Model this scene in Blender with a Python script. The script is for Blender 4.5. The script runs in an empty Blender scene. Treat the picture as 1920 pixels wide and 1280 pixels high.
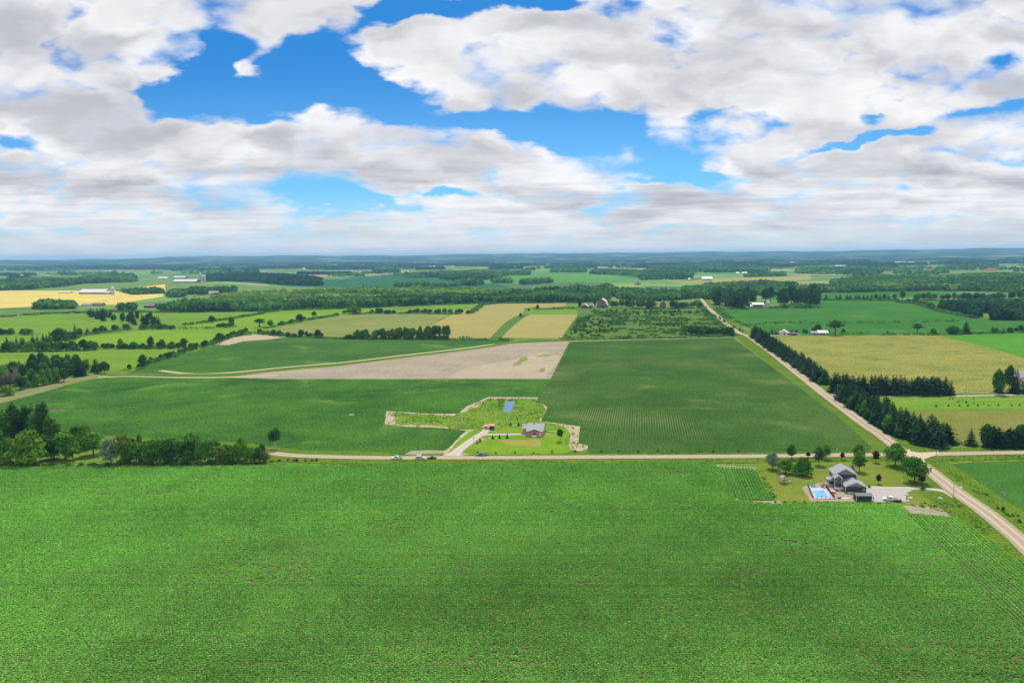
import bpy, bmesh, math, random
import numpy as np
from mathutils import Vector, Matrix
random.seed(7); rng = np.random.default_rng(7)
R = math.radians
SC = bpy.context.scene; COL = SC.collection

# ------------------------------------------------------------------ camera
FPX = 1493.0; CAMH = 100.0; PITCH = R(6.12); ROLL = R(-0.47)
cd = bpy.data.cameras.new('camera'); cam = bpy.data.objects.new('camera', cd); COL.objects.link(cam)
cd.sensor_width = 36; cd.lens = FPX/1920*36; cd.clip_start = 1; cd.clip_end = 80000
MC = Matrix.Rotation(math.pi/2-PITCH, 3, 'X') @ Matrix.Rotation(ROLL, 3, 'Z')
cam.matrix_world = Matrix.Translation((0, 0, CAMH)) @ MC.to_4x4()
SC.camera = cam
def ray(x, y):
    return (MC @ Vector(((x-960)/FPX, -(y-640)/FPX, -1))).normalized()
def PX(x, y, z=0.0):
    d = ray(x, y); t = (z-CAMH)/min(d.z, -1e-4)
    return Vector((d.x*t, d.y*t, z))
def HT(x, yb, yt):                       # height in metres of a thing whose foot is at (x,yb) and top at (x,yt)
    p = PX(x, yb); d = ray(x, yt); t = p.xy.length/d.xy.length
    return CAMH + d.z*t
def MPP(x, y): return (PX(x, y)-Vector((0, 0, CAMH))).length/FPX    # metres per photograph pixel

# ------------------------------------------------------------------ sun and sky
SUN_EL, SUN_AZ = R(58), R(12)            # azimuth measured clockwise from +Y
sd = bpy.data.lights.new('sun', 'SUN'); so = bpy.data.objects.new('sun', sd); COL.objects.link(so)
sd.energy = 4.3; sd.angle = R(0.6); sd.color = (1, .955, .88)
sdir = Vector((math.sin(SUN_AZ)*math.cos(SUN_EL), math.cos(SUN_AZ)*math.cos(SUN_EL), math.sin(SUN_EL)))
so.rotation_euler = (-sdir).to_track_quat('-Z', 'Y').to_euler()
SC.view_settings.view_transform = 'Standard'; SC.view_settings.look = 'None'
SC.view_settings.exposure = .08; SC.view_settings.gamma = 1; SC.view_settings.use_curve_mapping = False

class NT:                                 # tiny node helper
    def __init__(s, tree): s.t = tree; s.n = tree.nodes; s.l = tree.links
    def new(s, k, **kw):
        n = s.n.new(k)
        for a, b in kw.items(): setattr(n, a, b)
        return n
    def set(s, sock, v):
        if hasattr(v, 'is_output') or isinstance(v, bpy.types.NodeSocket): s.l.new(v, sock)
        elif v is not None:
            try: sock.default_value = v
            except Exception: sock.default_value = tuple(v)+(1,)
    def m(s, op, a, b=None, c=None, clamp=False):
        n = s.new('ShaderNodeMath', operation=op, use_clamp=clamp); s.set(n.inputs[0], a)
        if b is not None: s.set(n.inputs[1], b)
        if c is not None: s.set(n.inputs[2], c)
        return n.outputs[0]
    def vm(s, op, a, b=None):
        n = s.new('ShaderNodeVectorMath', operation=op); s.set(n.inputs[0], a)
        if b is not None: s.set(n.inputs[1], b)
        return n.outputs[0]
    def xyz(s, x, y, z=0.0):
        n = s.new('ShaderNodeCombineXYZ'); s.set(n.inputs[0], x); s.set(n.inputs[1], y); s.set(n.inputs[2], z); return n.outputs[0]
    def sep(s, v):
        n = s.new('ShaderNodeSeparateXYZ'); s.set(n.inputs[0], v); return n.outputs
    def noise(s, v, scale, detail=4, rough=.5, dist=0., dims='3D', lac=2.0):
        n = s.new('ShaderNodeTexNoise', noise_dimensions=dims); s.set(n.inputs['Vector'], v)
        n.inputs['Scale'].default_value = scale; n.inputs['Detail'].default_value = detail
        n.inputs['Roughness'].default_value = rough; n.inputs['Distortion'].default_value = dist; n.inputs['Lacunarity'].default_value = lac
        return n.outputs[0]
    def sm(s, v, a, b, lo=0., hi=1.):
        n = s.new('ShaderNodeMapRange', interpolation_type='SMOOTHSTEP'); s.set(n.inputs[0], v)
        n.inputs[1].default_value = a; n.inputs[2].default_value = b; n.inputs[3].default_value = lo; n.inputs[4].default_value = hi
        return n.outputs[0]
    def mix(s, f, a, b, mode='MIX'):
        n = s.new('ShaderNodeMix', data_type='RGBA', blend_type=mode); s.set(n.inputs[0], f); s.set(n.inputs[6], a4(a)); s.set(n.inputs[7], a4(b)); return n.outputs[2]
def a4(c): return c if isinstance(c, bpy.types.NodeSocket) else (tuple(c)+(1,))[:4]

w = bpy.data.worlds.new('World'); SC.world = w; w.use_nodes = True
N = NT(w.node_tree); N.n.clear()
sky = N.new('ShaderNodeTexSky', sky_type='NISHITA', sun_disc=False); sky.sun_elevation = SUN_EL; sky.sun_rotation = SUN_AZ
sky.air_density = 1.0; sky.dust_density = .3; sky.ozone_density = 3.0
gen = N.new('ShaderNodeTexCoord').outputs['Generated']
dx, dy, dz = N.sep(gen)
zc = N.m('MAXIMUM', dz, .004)
yc = N.m('MAXIMUM', N.m('ABSOLUTE', dy), .05)
S_ = N.m('DIVIDE', dx, yc); T_ = N.m('DIVIDE', zc, yc)
zp = N.m('ADD', zc, .035)
PL = N.xyz(N.m('DIVIDE', dx, zp), N.m('DIVIDE', dy, zp))            # cloud deck seen from below
def plane_off(k):
    z2 = N.m('ADD', zp, k); return N.xyz(N.m('DIVIDE', dx, z2), N.m('DIVIDE', dy, z2))
ANG = N.xyz(N.m('MULTIPLY', S_, 1.0), N.m('MULTIPLY', N.m('POWER', T_, .8), 1.9), 0.)
warp = N.new('ShaderNodeTexNoise'); N.set(warp.inputs['Vector'], ANG); warp.inputs['Scale'].default_value = 6; warp.inputs['Detail'].default_value = 6; warp.inputs['Roughness'].default_value = .58
wv = N.vm('SUBTRACT', warp.outputs['Color'], (.5, .5, .5))
wx, wy, wz = N.sep(wv)
Sw = N.m('ADD', S_, N.m('MULTIPLY', wx, .17)); Tw = N.m('ADD', T_, N.m('MULTIPLY', wy, .085))
def st(x, y):
    d = ray(x, y); return d.x/d.y, d.z/d.y
HOLES = [(425,95,38,66,10,1.1),(570,95,68,42,0,1.1),(355,150,60,26,20,1.),(500,165,150,30,0,1.2),(690,165,80,34,-25,1.1),(755,200,40,22,0,1.),(860,12,170,16,4,1.1),(700,8,60,12,0,.7),
         (905,235,60,26,0,1.),(1060,212,120,20,-6,1.0),(1010,258,90,18,-8,.95),(1160,250,100,32,-8,1.15),(1235,302,50,20,0,1.),(590,355,58,28,0,1.),(610,385,85,16,-4,.85),
         (1290,322,75,9,0,.9),(1600,274,95,8,6,1.0),(1700,262,60,7,6,.7),(1860,207,75,11,6,1.),(1890,130,26,10,0,.7),(10,262,36,14,0,.8),(1640,228,22,7,0,.6),
         (1030,8,60,14,0,.9),(690,395,70,6,0,.6),(1905,190,34,7,0,.6),(820,362,60,5,0,.5),(340,178,70,10,0,.8),(1240,340,90,6,0,.5)]
hsum = None
for (hx, hy, rx, ry, ang, amp) in HOLES:
    s0, t0 = st(hx, hy); rx /= FPX; ry /= FPX; ca, sa = math.cos(R(ang)), math.sin(R(ang))
    ds = N.m('SUBTRACT', Sw, s0); dt = N.m('SUBTRACT', Tw, t0)
    u = N.m('ADD', N.m('MULTIPLY', ds, ca/rx), N.m('MULTIPLY', dt, sa/rx)); v = N.m('ADD', N.m('MULTIPLY', ds, -sa/ry), N.m('MULTIPLY', dt, ca/ry))
    r2 = N.m('ADD', N.m('MULTIPLY', u, u), N.m('MULTIPLY', v, v))
    g = N.m('MULTIPLY', N.m('EXPONENT', N.m('MULTIPLY', r2, -.75)), amp)
    hsum = g if hsum is None else N.m('ADD', hsum, g)
front = N.m('GREATER_THAN', dy, 0.0)
hsum = N.m('MULTIPLY', hsum, front)
def blob(px_, py_, rx, ry, amp):
    s0, t0 = st(px_, py_); u = N.m('DIVIDE', N.m('SUBTRACT', Sw, s0), rx/FPX); v = N.m('DIVIDE', N.m('SUBTRACT', Tw, t0), ry/FPX)
    return N.m('MULTIPLY', N.m('EXPONENT', N.m('MULTIPLY', N.m('ADD', N.m('MULTIPLY', u, u), N.m('MULTIPLY', v, v)), -.8)), amp)
for (bx_, by_, rx, ry, am) in [(462,125,42,22,.75),(538,28,50,26,.7),(620,10,60,16,.6),(600,340,40,8,.4),(985,190,40,14,.5),(720,205,40,12,.5),(340,250,60,20,.5),(1190,290,30,14,.6)]:
    hsum = N.m('SUBTRACT', hsum, blob(bx_, by_, rx, ry, am))
fb = N.noise(ANG, 9, 9, .60)
fbp = N.noise(PL, .55, 6, .55)
dens = N.m('ADD', N.m('SUBTRACT', 1.25, hsum), N.m('MULTIPLY', N.m('SUBTRACT', fb, .5), 1.5))
vor = N.new('ShaderNodeTexVoronoi', feature='F1'); N.set(vor.inputs['Vector'], N.vm('ADD', ANG, N.vm('MULTIPLY', wv, (.10, .10, 0)))); vor.inputs['Scale'].default_value = 15
vor.inputs['Detail'].default_value = 1.0; vor.inputs['Roughness'].default_value = .5
puff = N.m('SUBTRACT', .55, vor.outputs['Distance'])
dens = N.m('ADD', dens, N.m('MULTIPLY', N.m('SUBTRACT', fbp, .5), .6)); dens = N.m('ADD', dens, N.m('MULTIPLY', puff, .75))
soft = N.noise(ANG, 3.1, 3, .5)
lo_ = N.m('SUBTRACT', .50, N.m('MULTIPLY', N.sm(soft, .4, .65), .20)); hi_ = N.m('ADD', .92, N.m('MULTIPLY', N.sm(soft, .4, .65), .40))
al = N.new('ShaderNodeMapRange', interpolation_type='SMOOTHSTEP'); N.set(al.inputs[0], dens); N.set(al.inputs[1], lo_); N.set(al.inputs[2], hi_); alpha = al.outputs[0]
# shading of the cloud bodies: tops and thin rims bright, thick bases grey
WV2 = N.vm('MULTIPLY', wv, (.16, .16, 0))
def body(off):
    A2 = N.vm('ADD', N.vm('ADD', ANG, WV2), (3.7+(.008 if off else 0), 1.3+off, .4))
    a = N.noise(A2, 3.6, 5, .48); v = N.new('ShaderNodeTexVoronoi', feature='F1'); N.set(v.inputs['Vector'], A2); v.inputs['Scale'].default_value = 7.5; v.inputs['Detail'].default_value = 1.; v.inputs['Roughness'].default_value = .45
    return N.m('SUBTRACT', N.m('MULTIPLY', a, 1.25), N.m('MULTIPLY', v.outputs['Distance'], .30))
b0 = body(0); b1 = body(.045)
lit = N.sm(N.m('SUBTRACT', b0, b1), -.15, .12)
thick = N.sm(dens, .60, 1.45)
big = N.sm(N.noise(PL, .20, 3, .5), .38, .62)
low_ = N.noise(N.vm('MULTIPLY', ANG, (3.2, 15, 1)), 3.0, 6, .56); band = N.m('MULTIPLY', N.m('SUBTRACT', low_, .5), N.sm(T_, .05, .16, 1.5, .0))
lum = N.m('ADD', N.m('MULTIPLY', lit, .55), N.m('MULTIPLY', N.m('SUBTRACT', 1.0, thick), .42))
lum = N.m('ADD', lum, N.m('MULTIPLY', big, .16)); lum = N.m('ADD', lum, N.m('MULTIPLY', puff, .22)); lum = N.m('ADD', N.m('ADD', lum, band), .16, clamp=True)
ccol = N.mix(lum, (.395, .405, .465), (.93, .92, .93))
hz = N.sm(T_, 0.0, .085, 1, 0)
ccol = N.mix(N.m('MULTIPLY', hz, .72), ccol, (.70, .735, .79))
skyc = N.mix(1.0, sky.outputs[0], (.030, .090, .150), 'MULTIPLY')
lowblue = N.sm(T_, .03, .26)
skyc = N.mix(lowblue, N.mix(.45, skyc, (.30, .62, .80)), N.mix(.75, skyc, (.018, .20, .56)))
alpha2 = N.m('MAXIMUM', alpha, N.m('MULTIPLY', hz, .9))
fin = N.mix(alpha2, skyc, ccol)
bgn = N.new('ShaderNodeBackground'); N.set(bgn.inputs[0], fin); bgn.inputs[1].default_value = 1.0
wo = N.new('ShaderNodeOutputWorld'); N.l.new(bgn.outputs[0], wo.inputs[0])

# ------------------------------------------------------------------ object helpers
def tag(o, label=None, cat=None, group=None, kind=None):
    if label: o['label'] = label
    if cat: o['category'] = cat
    if group: o['group'] = group
    if kind: o['kind'] = kind
    return o
def empty(name, loc, rz=0., label=None, cat=None, group=None):
    o = bpy.data.objects.new(name, None); COL.objects.link(o); o.location = loc; o.rotation_euler = (0, 0, rz); o.empty_display_size = .5
    return tag(o, label, cat, group)
def link_mesh(name, me, mat, parent=None):
    o = bpy.data.objects.new(name, me); COL.objects.link(o)
    if mat and not len(me.materials): me.materials.append(mat)
    if parent: o.parent = parent
    return o
def mesh_np(name, V, F, tint=None):
    """V (n,3), F (m,k) all faces k-gons; tint per face"""
    me = bpy.data.meshes.new(name); V = np.asarray(V, np.float32); F = np.asarray(F, np.int32); m, k = F.shape
    me.vertices.add(len(V)); me.vertices.foreach_set('co', V.ravel())
    me.loops.add(m*k); me.loops.foreach_set('vertex_index', F.ravel())
    me.polygons.add(m); me.polygons.foreach_set('loop_start', np.arange(m, dtype=np.int32)*k)
    if tint is not None:
        a = me.attributes.new('tint', 'FLOAT', 'FACE'); a.data.foreach_set('value', np.asarray(tint, np.float32))
    me.update(calc_edges=True); return me
class MB:
    def __init__(s): s.v = []; s.f = []
    def add(s, vs, fs): b = len(s.v); s.v += [tuple(v) for v in vs]; s.f += [tuple(i+b for i in f) for f in fs]; return s
    def box(s, x0, x1, y0, y1, z0, z1):
        return s.add([(x0,y0,z0),(x1,y0,z0),(x1,y1,z0),(x0,y1,z0),(x0,y0,z1),(x1,y0,z1),(x1,y1,z1),(x0,y1,z1)],
                     [(0,3,2,1),(4,5,6,7),(0,1,5,4),(1,2,6,5),(2,3,7,6),(3,0,4,7)])
    def prism(s, prof, axis, a, b):      # profile of (u,z) extruded along axis
        n = len(prof); P = []
        for t in (a, b):
            for (u, z) in prof: P.append((u, t, z) if axis == 'y' else (t, u, z))
        fs = [tuple(range(n)), tuple(range(2*n-1, n-1, -1))]+[(i, i+n, (i+1) % n+n, (i+1) % n) for i in range(n)]
        return s.add(P, fs)
    def tube(s, p, q, r0, r1=None, n=8, cap=True):
        r1 = r0 if r1 is None else r1; p = Vector(p); q = Vector(q); d = (q-p).normalized()
        a = d.orthogonal().normalized(); b = d.cross(a); vs = []
        for (c, r) in ((p, r0), (q, r1)):
            for i in range(n): t = 2*math.pi*i/n; vs.append(c+a*math.cos(t)*r+b*math.sin(t)*r)
        fs = [(i, (i+1) % n, (i+1) % n+n, i+n) for i in range(n)]
        if cap: fs += [tuple(range(n-1, -1, -1)), tuple(range(n, 2*n))]
        return s.add(vs, fs)
    def lathe(s, prof, n=16, c=(0, 0)):
        vs = []; m = len(prof)
        for (r, z) in prof:
            for i in range(n): t = 2*math.pi*i/n; vs.append((c[0]+r*math.cos(t), c[1]+r*math.sin(t), z))
        fs = [(j*n+i, j*n+(i+1) % n, (j+1)*n+(i+1) % n, (j+1)*n+i) for j in range(m-1) for i in range(n)]
        return s.add(vs, fs)
    def build(s, name, mat, parent=None, bevel=0, seg=2, smooth=False):
        me = bpy.data.meshes.new(name); me.from_pydata(s.v, [], s.f)
        bm = bmesh.new(); bm.from_mesh(me); bmesh.ops.recalc_face_normals(bm, faces=bm.faces[:])
        if bevel:
            bmesh.ops.bevel(bm, geom=bm.edges[:], offset=bevel, segments=seg, affect='EDGES', profile=.6, clamp_overlap=True)
        if smooth:
            for f in bm.faces: f.smooth = True
        bm.to_mesh(me); bm.free(); me.update()
        return link_mesh(name, me, mat, parent)

# ------------------------------------------------------------------ materials
MATS = {}
def newmat(name):
    m = bpy.data.materials.new(name); m.use_nodes = True; n = NT(m.node_tree); n.n.clear()
    out = n.new('ShaderNodeOutputMaterial'); return m, n, out
def plain(name, col, rough=.7, metal=0., var=.15, scale=3., bump=0., spec=.3):
    if name in MATS: return MATS[name]
    m, n, out = newmat(name); b = n.new('ShaderNodeBsdfPrincipled')
    co = n.new('ShaderNodeTexCoord').outputs['Object']
    f = n.noise(co, scale, 5, .6); c = n.mix(f, tuple(x*(1-var) for x in col), tuple(min(1, x*(1+var)) for x in col))
    n.set(b.inputs['Base Color'], c); b.inputs['Roughness'].default_value = rough; b.inputs['Metallic'].default_value = metal
    b.inputs['Specular IOR Level'].default_value = spec
    if bump:
        bp = n.new('ShaderNodeBump'); bp.inputs['Strength'].default_value = bump; bp.inputs['Distance'].default_value = .05
        n.set(bp.inputs['Height'], n.noise(co, scale*6, 4)); n.l.new(bp.outputs[0], b.inputs['Normal'])
    n.l.new(b.outputs[0], out.inputs[0]); MATS[name] = m; return m
def ribbed(name, col, axis=0, per=.25, dark=.75, rough=.5, metal=0.):
    m, n, out = newmat(name); b = n.new('ShaderNodeBsdfPrincipled'); co = n.new('ShaderNodeTexCoord').outputs['Object']
    c3 = n.sep(co)[axis]; fr = n.m('FRACT', n.m('DIVIDE', c3, per)); e = n.sm(fr, .8, .9, 0, 1)
    f = n.noise(co, 1.2, 5, .6); base = n.mix(f, tuple(x*.85 for x in col), tuple(min(1, x*1.12) for x in col))
    n.set(b.inputs['Base Color'], n.mix(n.m('MULTIPLY', e, 1-dark), base, tuple(x*.4 for x in col)))
    b.inputs['Roughness'].default_value = rough; b.inputs['Metallic'].default_value = metal
    n.l.new(b.outputs[0], out.inputs[0]); return m
def leafmat(name, c1, c2, trans=.25, rnd=.35):
    m, n, out = newmat(name); at = n.new('ShaderNodeAttribute', attribute_name='tint').outputs['Fac']
    oi = n.new('ShaderNodeObjectInfo').outputs['Random']
    f = n.m('ADD', at, n.m('MULTIPLY', n.m('SUBTRACT', oi, .5), rnd), clamp=True)
    c = n.mix(f, c1, c2)
    d = n.new('ShaderNodeBsdfDiffuse'); n.set(d.inputs[0], c); t = n.new('ShaderNodeBsdfTranslucent'); n.set(t.inputs[0], n.mix(1., c, (1.1, 1.25, .5), 'MULTIPLY'))
    mx = n.new('ShaderNodeMixShader'); mx.inputs[0].default_value = trans; n.l.new(d.outputs[0], mx.inputs[1]); n.l.new(t.outputs[0], mx.inputs[2])
    n.l.new(mx.outputs[0], out.inputs[0]); return m
def dirvec(a): return (math.cos(a), math.sin(a))
def fieldmat(name, ca, cb, cc=None, big=90., mid=9., fine=1.1, finek=.5, rows=None, soil=None, soilmask=None, bump=.6, streak=None):
    """ca/cb: two tones of growth and, on crops, of painted cloud light and shade; cc: third tone in broad patches; rows=(angle,spacing,depth,soilcol,sparse 0..1); streak=(angle,len,wid,col,amt)"""
    fs = .93 if ('soil' in name or 'grain' in name) else .76
    if 'hay_g' in name or 'hay_b' in name or 'lawn' == name: fs = .80
    sc3 = lambda c_: None if c_ is None else tuple(v_*fs for v_ in c_)
    ca, cb, cc = sc3(ca), sc3(cb), sc3(cc)
    if streak: streak = streak[:3]+(sc3(streak[3]), streak[4])
    m, n, out = newmat(name); P = n.new('ShaderNodeNewGeometry').outputs['Position']
    b = n.new('ShaderNodeBsdfPrincipled'); b.inputs['Roughness'].default_value = .9; b.inputs['Specular IOR Level'].default_value = 0.
    f1 = n.sm(n.noise(P, 1/big, 5, .55), .36, .64); f2 = n.sm(n.noise(P, 1/mid, 5, .6), .3, .7)  # broad patches: crop variation that also paints in passing cloud light and shade
    f = n.m('ADD', n.m('MULTIPLY', f1, .6), n.m('MULTIPLY', f2, .4))
    c = n.mix(f, ca, cb)
    if cc: c = n.mix(n.sm(n.noise(P, 1/(big*.6), 6, .6, .6), .55, .72), c, cc)
    if streak:
        a, ln, wd, sc_, amt = streak; ux, uy = dirvec(a); X, Y, Z = n.sep(P)
        u = n.m('ADD', n.m('MULTIPLY', X, ux/ln), n.m('MULTIPLY', Y, uy/ln)); v = n.m('ADD', n.m('MULTIPLY', X, -uy/wd), n.m('MULTIPLY', Y, ux/wd))
        c = n.mix(n.m('MULTIPLY', n.sm(n.noise(n.xyz(u, v), 1, 4, .6), .42, .68), amt), c, sc_)
    ff = n.noise(P, 1/fine, 3, .65)
    k = n.sm(ff, .3, .7, 1-finek, 1+finek*.7); c = n.mix(1., c, n.xyz(k, k, k), 'MULTIPLY')
    if rows:
        a, sp, dep, scol, sparse = rows; ux, uy = dirvec(a); X, Y, Z = n.sep(P)
        v = n.m('ADD', n.m('MULTIPLY', X, -uy/sp), n.m('MULTIPLY', Y, ux/sp))
        u = n.m('ADD', n.m('MULTIPLY', X, ux), n.m('MULTIPLY', Y, uy))
        v = n.m('ADD', v, n.m('MULTIPLY', n.noise(P, .25, 2), .12))
        tri = n.m('ABSOLUTE', n.m('SUBTRACT', n.m('FRACT', v), .5))        # 0 on the row, .5 between
        thin = n.m('MULTIPLY', n.sm(n.noise(P, 1/85, 4, .5), .46, .70), sparse)
        lim = n.m('SUBTRACT', .50, n.m('MULTIPLY', thin, .30))
        gap = n.m('GREATER_THAN', tri, lim) if False else n.sm(n.m('SUBTRACT', tri, lim), -.10, .09)
        c = n.mix(n.m('MULTIPLY', gap, dep), c, scol)
    if soilmask:
        sc_, lo, hi, scale = soilmask; c = n.mix(n.sm(n.noise(P, 1/scale, 6, .65), lo, hi), c, sc_)
    n.set(b.inputs['Base Color'], c)
    if bump:
        bp = n.new('ShaderNodeBump'); bp.inputs['Strength'].default_value = bump; bp.inputs['Distance'].default_value = .6
        n.set(bp.inputs['Height'], ff); n.l.new(bp.outputs[0], b.inputs['Normal'])
    n.l.new(b.outputs[0], out.inputs[0]); return m

# grid direction of the concession roads
g0 = PX(1752, 890); g1 = PX(1446, 660); gv = (g1-g0).normalized(); GA = math.atan2(gv.y, gv.x)     # along the main road, away from us
c0 = PX(620, 857.5); c1 = PX(1400, 856); cv = (c1-c0).normalized(); CA = math.atan2(cv.y, cv.x)      # along the cross road, to the right
GR = GA-math.pi/2                                                                                  # building rotation: local +Y runs away along the road
print('grid', math.degrees(GA), math.degrees(CA))

# ------------------------------------------------------------------ ground sheets
LAYZ = {}
def sheet(name, pts, mat, lay=1, jit=0., step=6., world=False, label=None):
    if not world:                        # carry fields that leave the frame on past it
        ex = []
        for i, p in enumerate(pts):
            q = pts[(i+1) % len(pts)]; ex.append(p)
            if p[0] >= 1955 and q[0] >= 1955 and p[0] < 2000 and q[0] < 2000: ex += [(2700, p[1]-6), (2700, q[1]-6)]
            elif -95 < p[0] <= -38 and -95 < q[0] <= -38: ex += [(-760, p[1]+6), (-760, q[1]+6)]
        pts = ex
    P = [Vector((p[0], p[1], 0)) if world else PX(*p) for p in pts]
    if jit:
        Q = []
        for i, p in enumerate(P):
            q = P[(i+1) % len(P)]; L = (q-p).length; k = max(1, min(80, int(L/step))); nrm = Vector((-(q-p).y, (q-p).x, 0)).normalized()
            for j in range(k):
                Q.append(p+(q-p)*(j/k)+nrm*random.uniform(-jit, jit)*(1 if j else 0))
        P = Q
    dmean = sum(p.length for p in P)/len(P); z = .012*lay*max(1, dmean/350)
    bm = bmesh.new(); vs = [bm.verts.new((p.x, p.y, z)) for p in P]; f = bm.faces.new(vs); bmesh.ops.triangulate(bm, faces=[f])
    for f in bm.faces:
        if f.normal.z < 0: f.normal_flip()
    me = bpy.data.meshes.new(name); bm.to_mesh(me); bm.free()
    o = link_mesh(name, me, mat); o['kind'] = 'structure'
    if label: o['label'] = label
    return o
M_ground = fieldmat('grass_mat', (.090, .165, .026), (.13, .22, .030), (.17, .20, .05), big=60, mid=6, fine=1.5, finek=.45)
M_far = fieldmat('far_land', (.060, .130, .030), (.12, .20, .045), (.19, .20, .07), big=420, mid=70, fine=12, finek=.4, bump=0)
M_bean = fieldmat('crop_floor', (.11, .14, .045), (.20, .20, .085), None, big=20, mid=3, fine=.5)
M_mid = fieldmat('left_crop', (.036, .112, .020), (.078, .205, .030), (.125, .260, .044), big=80, mid=18, fine=1.4, finek=.5,
                 rows=(CA, 1.0, .30, (.055, .085, .03), .3), bump=.6)
M_rows = fieldmat('row_crop', (.040, .106, .020), (.066, .155, .028), (.115, .19, .045), big=70, mid=14, fine=1.5, finek=.4,
                  rows=(GA, 1.45, .50, (.17, .175, .075), .9), bump=.6)
M_up = fieldmat('upper_crop', (.044, .125, .024), (.075, .180, .030), (.14, .26, .05), big=110, mid=20, fine=2, finek=.35, rows=(CA+.1, 1.6, .4, (.12, .13, .08), .5))
M_rt = fieldmat('right_crop', (.036, .155, .022), (.060, .21, .028), (.11, .26, .04), big=130, mid=22, fine=2, finek=.3, streak=(CA, 120, 5, (.11, .20, .06), .5))
M_soil = fieldmat('bare_soil', (.275, .238, .18), (.35, .30, .222), (.23, .21, .175), big=40, mid=7, fine=1.6, finek=.22, streak=(CA, 90, 6, (.25, .24, .14), .6), bump=.3)
M_soilw = fieldmat('weedy_soil', (.36, .30, .21), (.44, .36, .25), (.19, .25, .07), big=7, mid=3, fine=1.2, finek=.3, bump=.3)
M_hayg = fieldmat('hay_green', (.115, .240, .024), (.160, .285, .030), (.22, .29, .05), big=120, mid=18, fine=2, finek=.2, streak=(CA+.06, 150, 7, (.20, .34, .045), .6))
M_hayb = fieldmat('hay_bright', (.145, .285, .022), (.195, .335, .028), (.24, .31, .05), big=120, mid=18, fine=2, finek=.18)
M_hays = fieldmat('hay_striped', (.15, .225, .055), (.22, .275, .075), (.30, .28, .11), big=100, mid=14, fine=2, finek=.2, streak=(CA+.22, 140, 6, (.34, .32, .12), .8))
M_hayt = fieldmat('hay_tan', (.36, .31, .105), (.42, .35, .125), (.29, .30, .09), big=90, mid=12, fine=2, finek=.16, streak=(CA+.12, 120, 5, (.27, .29, .085), .75))
M_past = fieldmat('pasture_tan', (.25, .275, .060), (.36, .345, .09), (.18, .25, .05), big=60, mid=6, fine=1.8, finek=.4, streak=(CA, 26, 4.5, (.13, .17, .04), .7))
M_yel = fieldmat('ripe_grain', (.50, .41, .11), (.60, .47, .14), (.36, .36, .10), big=160, mid=20, fine=3, finek=.1, bump=0)
M_bright = fieldmat('bright_crop', (.070, .25, .025), (.105, .30, .03), (.13, .30, .04), big=90, mid=10, fine=1.6, finek=.3, streak=(CA, 60, 4, (.14, .30, .045), .5))
M_lawn = fieldmat('lawn', (.13, .265, .020), (.19, .325, .025), (.26, .31, .05), big=26, mid=5, fine=.9, finek=.25, bump=.3)
M_dry = fieldmat('dry_lawn', (.145, .225, .028), (.23, .265, .045), (.09, .20, .026), big=22, mid=4, fine=.8, finek=.3, bump=.3)
M_scrub = fieldmat('scrub', (.085, .175, .035), (.13, .23, .045), (.18, .24, .06), big=40, mid=5, fine=1.4, finek=.5)
M_weeds = fieldmat('weeds', (.12, .25, .03), (.22, .34, .04), (.36, .32, .14), big=22, mid=4, fine=.9, finek=.6, bump=1)
M_verge = fieldmat('verge', (.10, .20, .022), (.16, .255, .028), (.20, .25, .045), big=20, mid=3, fine=.8, finek=.5, bump=1)
M_gravel = plain('gravel_pale', (.36, .33, .30), .95, var=.2, scale=.8, bump=.3)
def roadmat(name, col, track, edge):
    m, n, out = newmat(name); b = n.new('ShaderNodeBsdfPrincipled'); b.inputs['Roughness'].default_value = .95; b.inputs['Specular IOR Level'].default_value = .1
    uv = n.new('ShaderNodeTexCoord').outputs['UV']; U, V, _ = n.sep(uv); P = n.new('ShaderNodeNewGeometry').outputs['Position']
    d = n.m('ABSOLUTE', n.m('SUBTRACT', U, .5)); wob = n.m('MULTIPLY', n.m('SUBTRACT', n.noise(P, .12, 4), .5), .12); d = n.m('ADD', d, wob)
    tr = n.sm(n.m('ABSOLUTE', n.m('SUBTRACT', d, .2)), .03, .10, 1, 0)
    c = n.mix(n.m('MULTIPLY', tr, .8), col, track); c = n.mix(n.sm(n.m('ADD', d, n.m('MULTIPLY', n.m('SUBTRACT', n.noise(P, .5, 5, .65), .5), .42)), .40, .48), c, edge)
    k = n.sm(n.noise(P, 2.2, 4, .7), .3, .7, .84, 1.14); c = n.mix(1., c, n.xyz(k, k, k), 'MULTIPLY')
    n.set(b.inputs['Base Color'], c); n.l.new(b.outputs[0], out.inputs[0]); return m
M_road = roadmat('gravel_road', (.30, .245, .175), (.46, .375, .275), (.17, .22, .05))
M_drive = roadmat('drive_gravel', (.38, .34, .29), (.46, .41, .35), (.20, .24, .07))
M_track = roadmat('farm_track', (.38, .33, .22), (.45, .38, .26), (.20, .24, .08))
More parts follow.
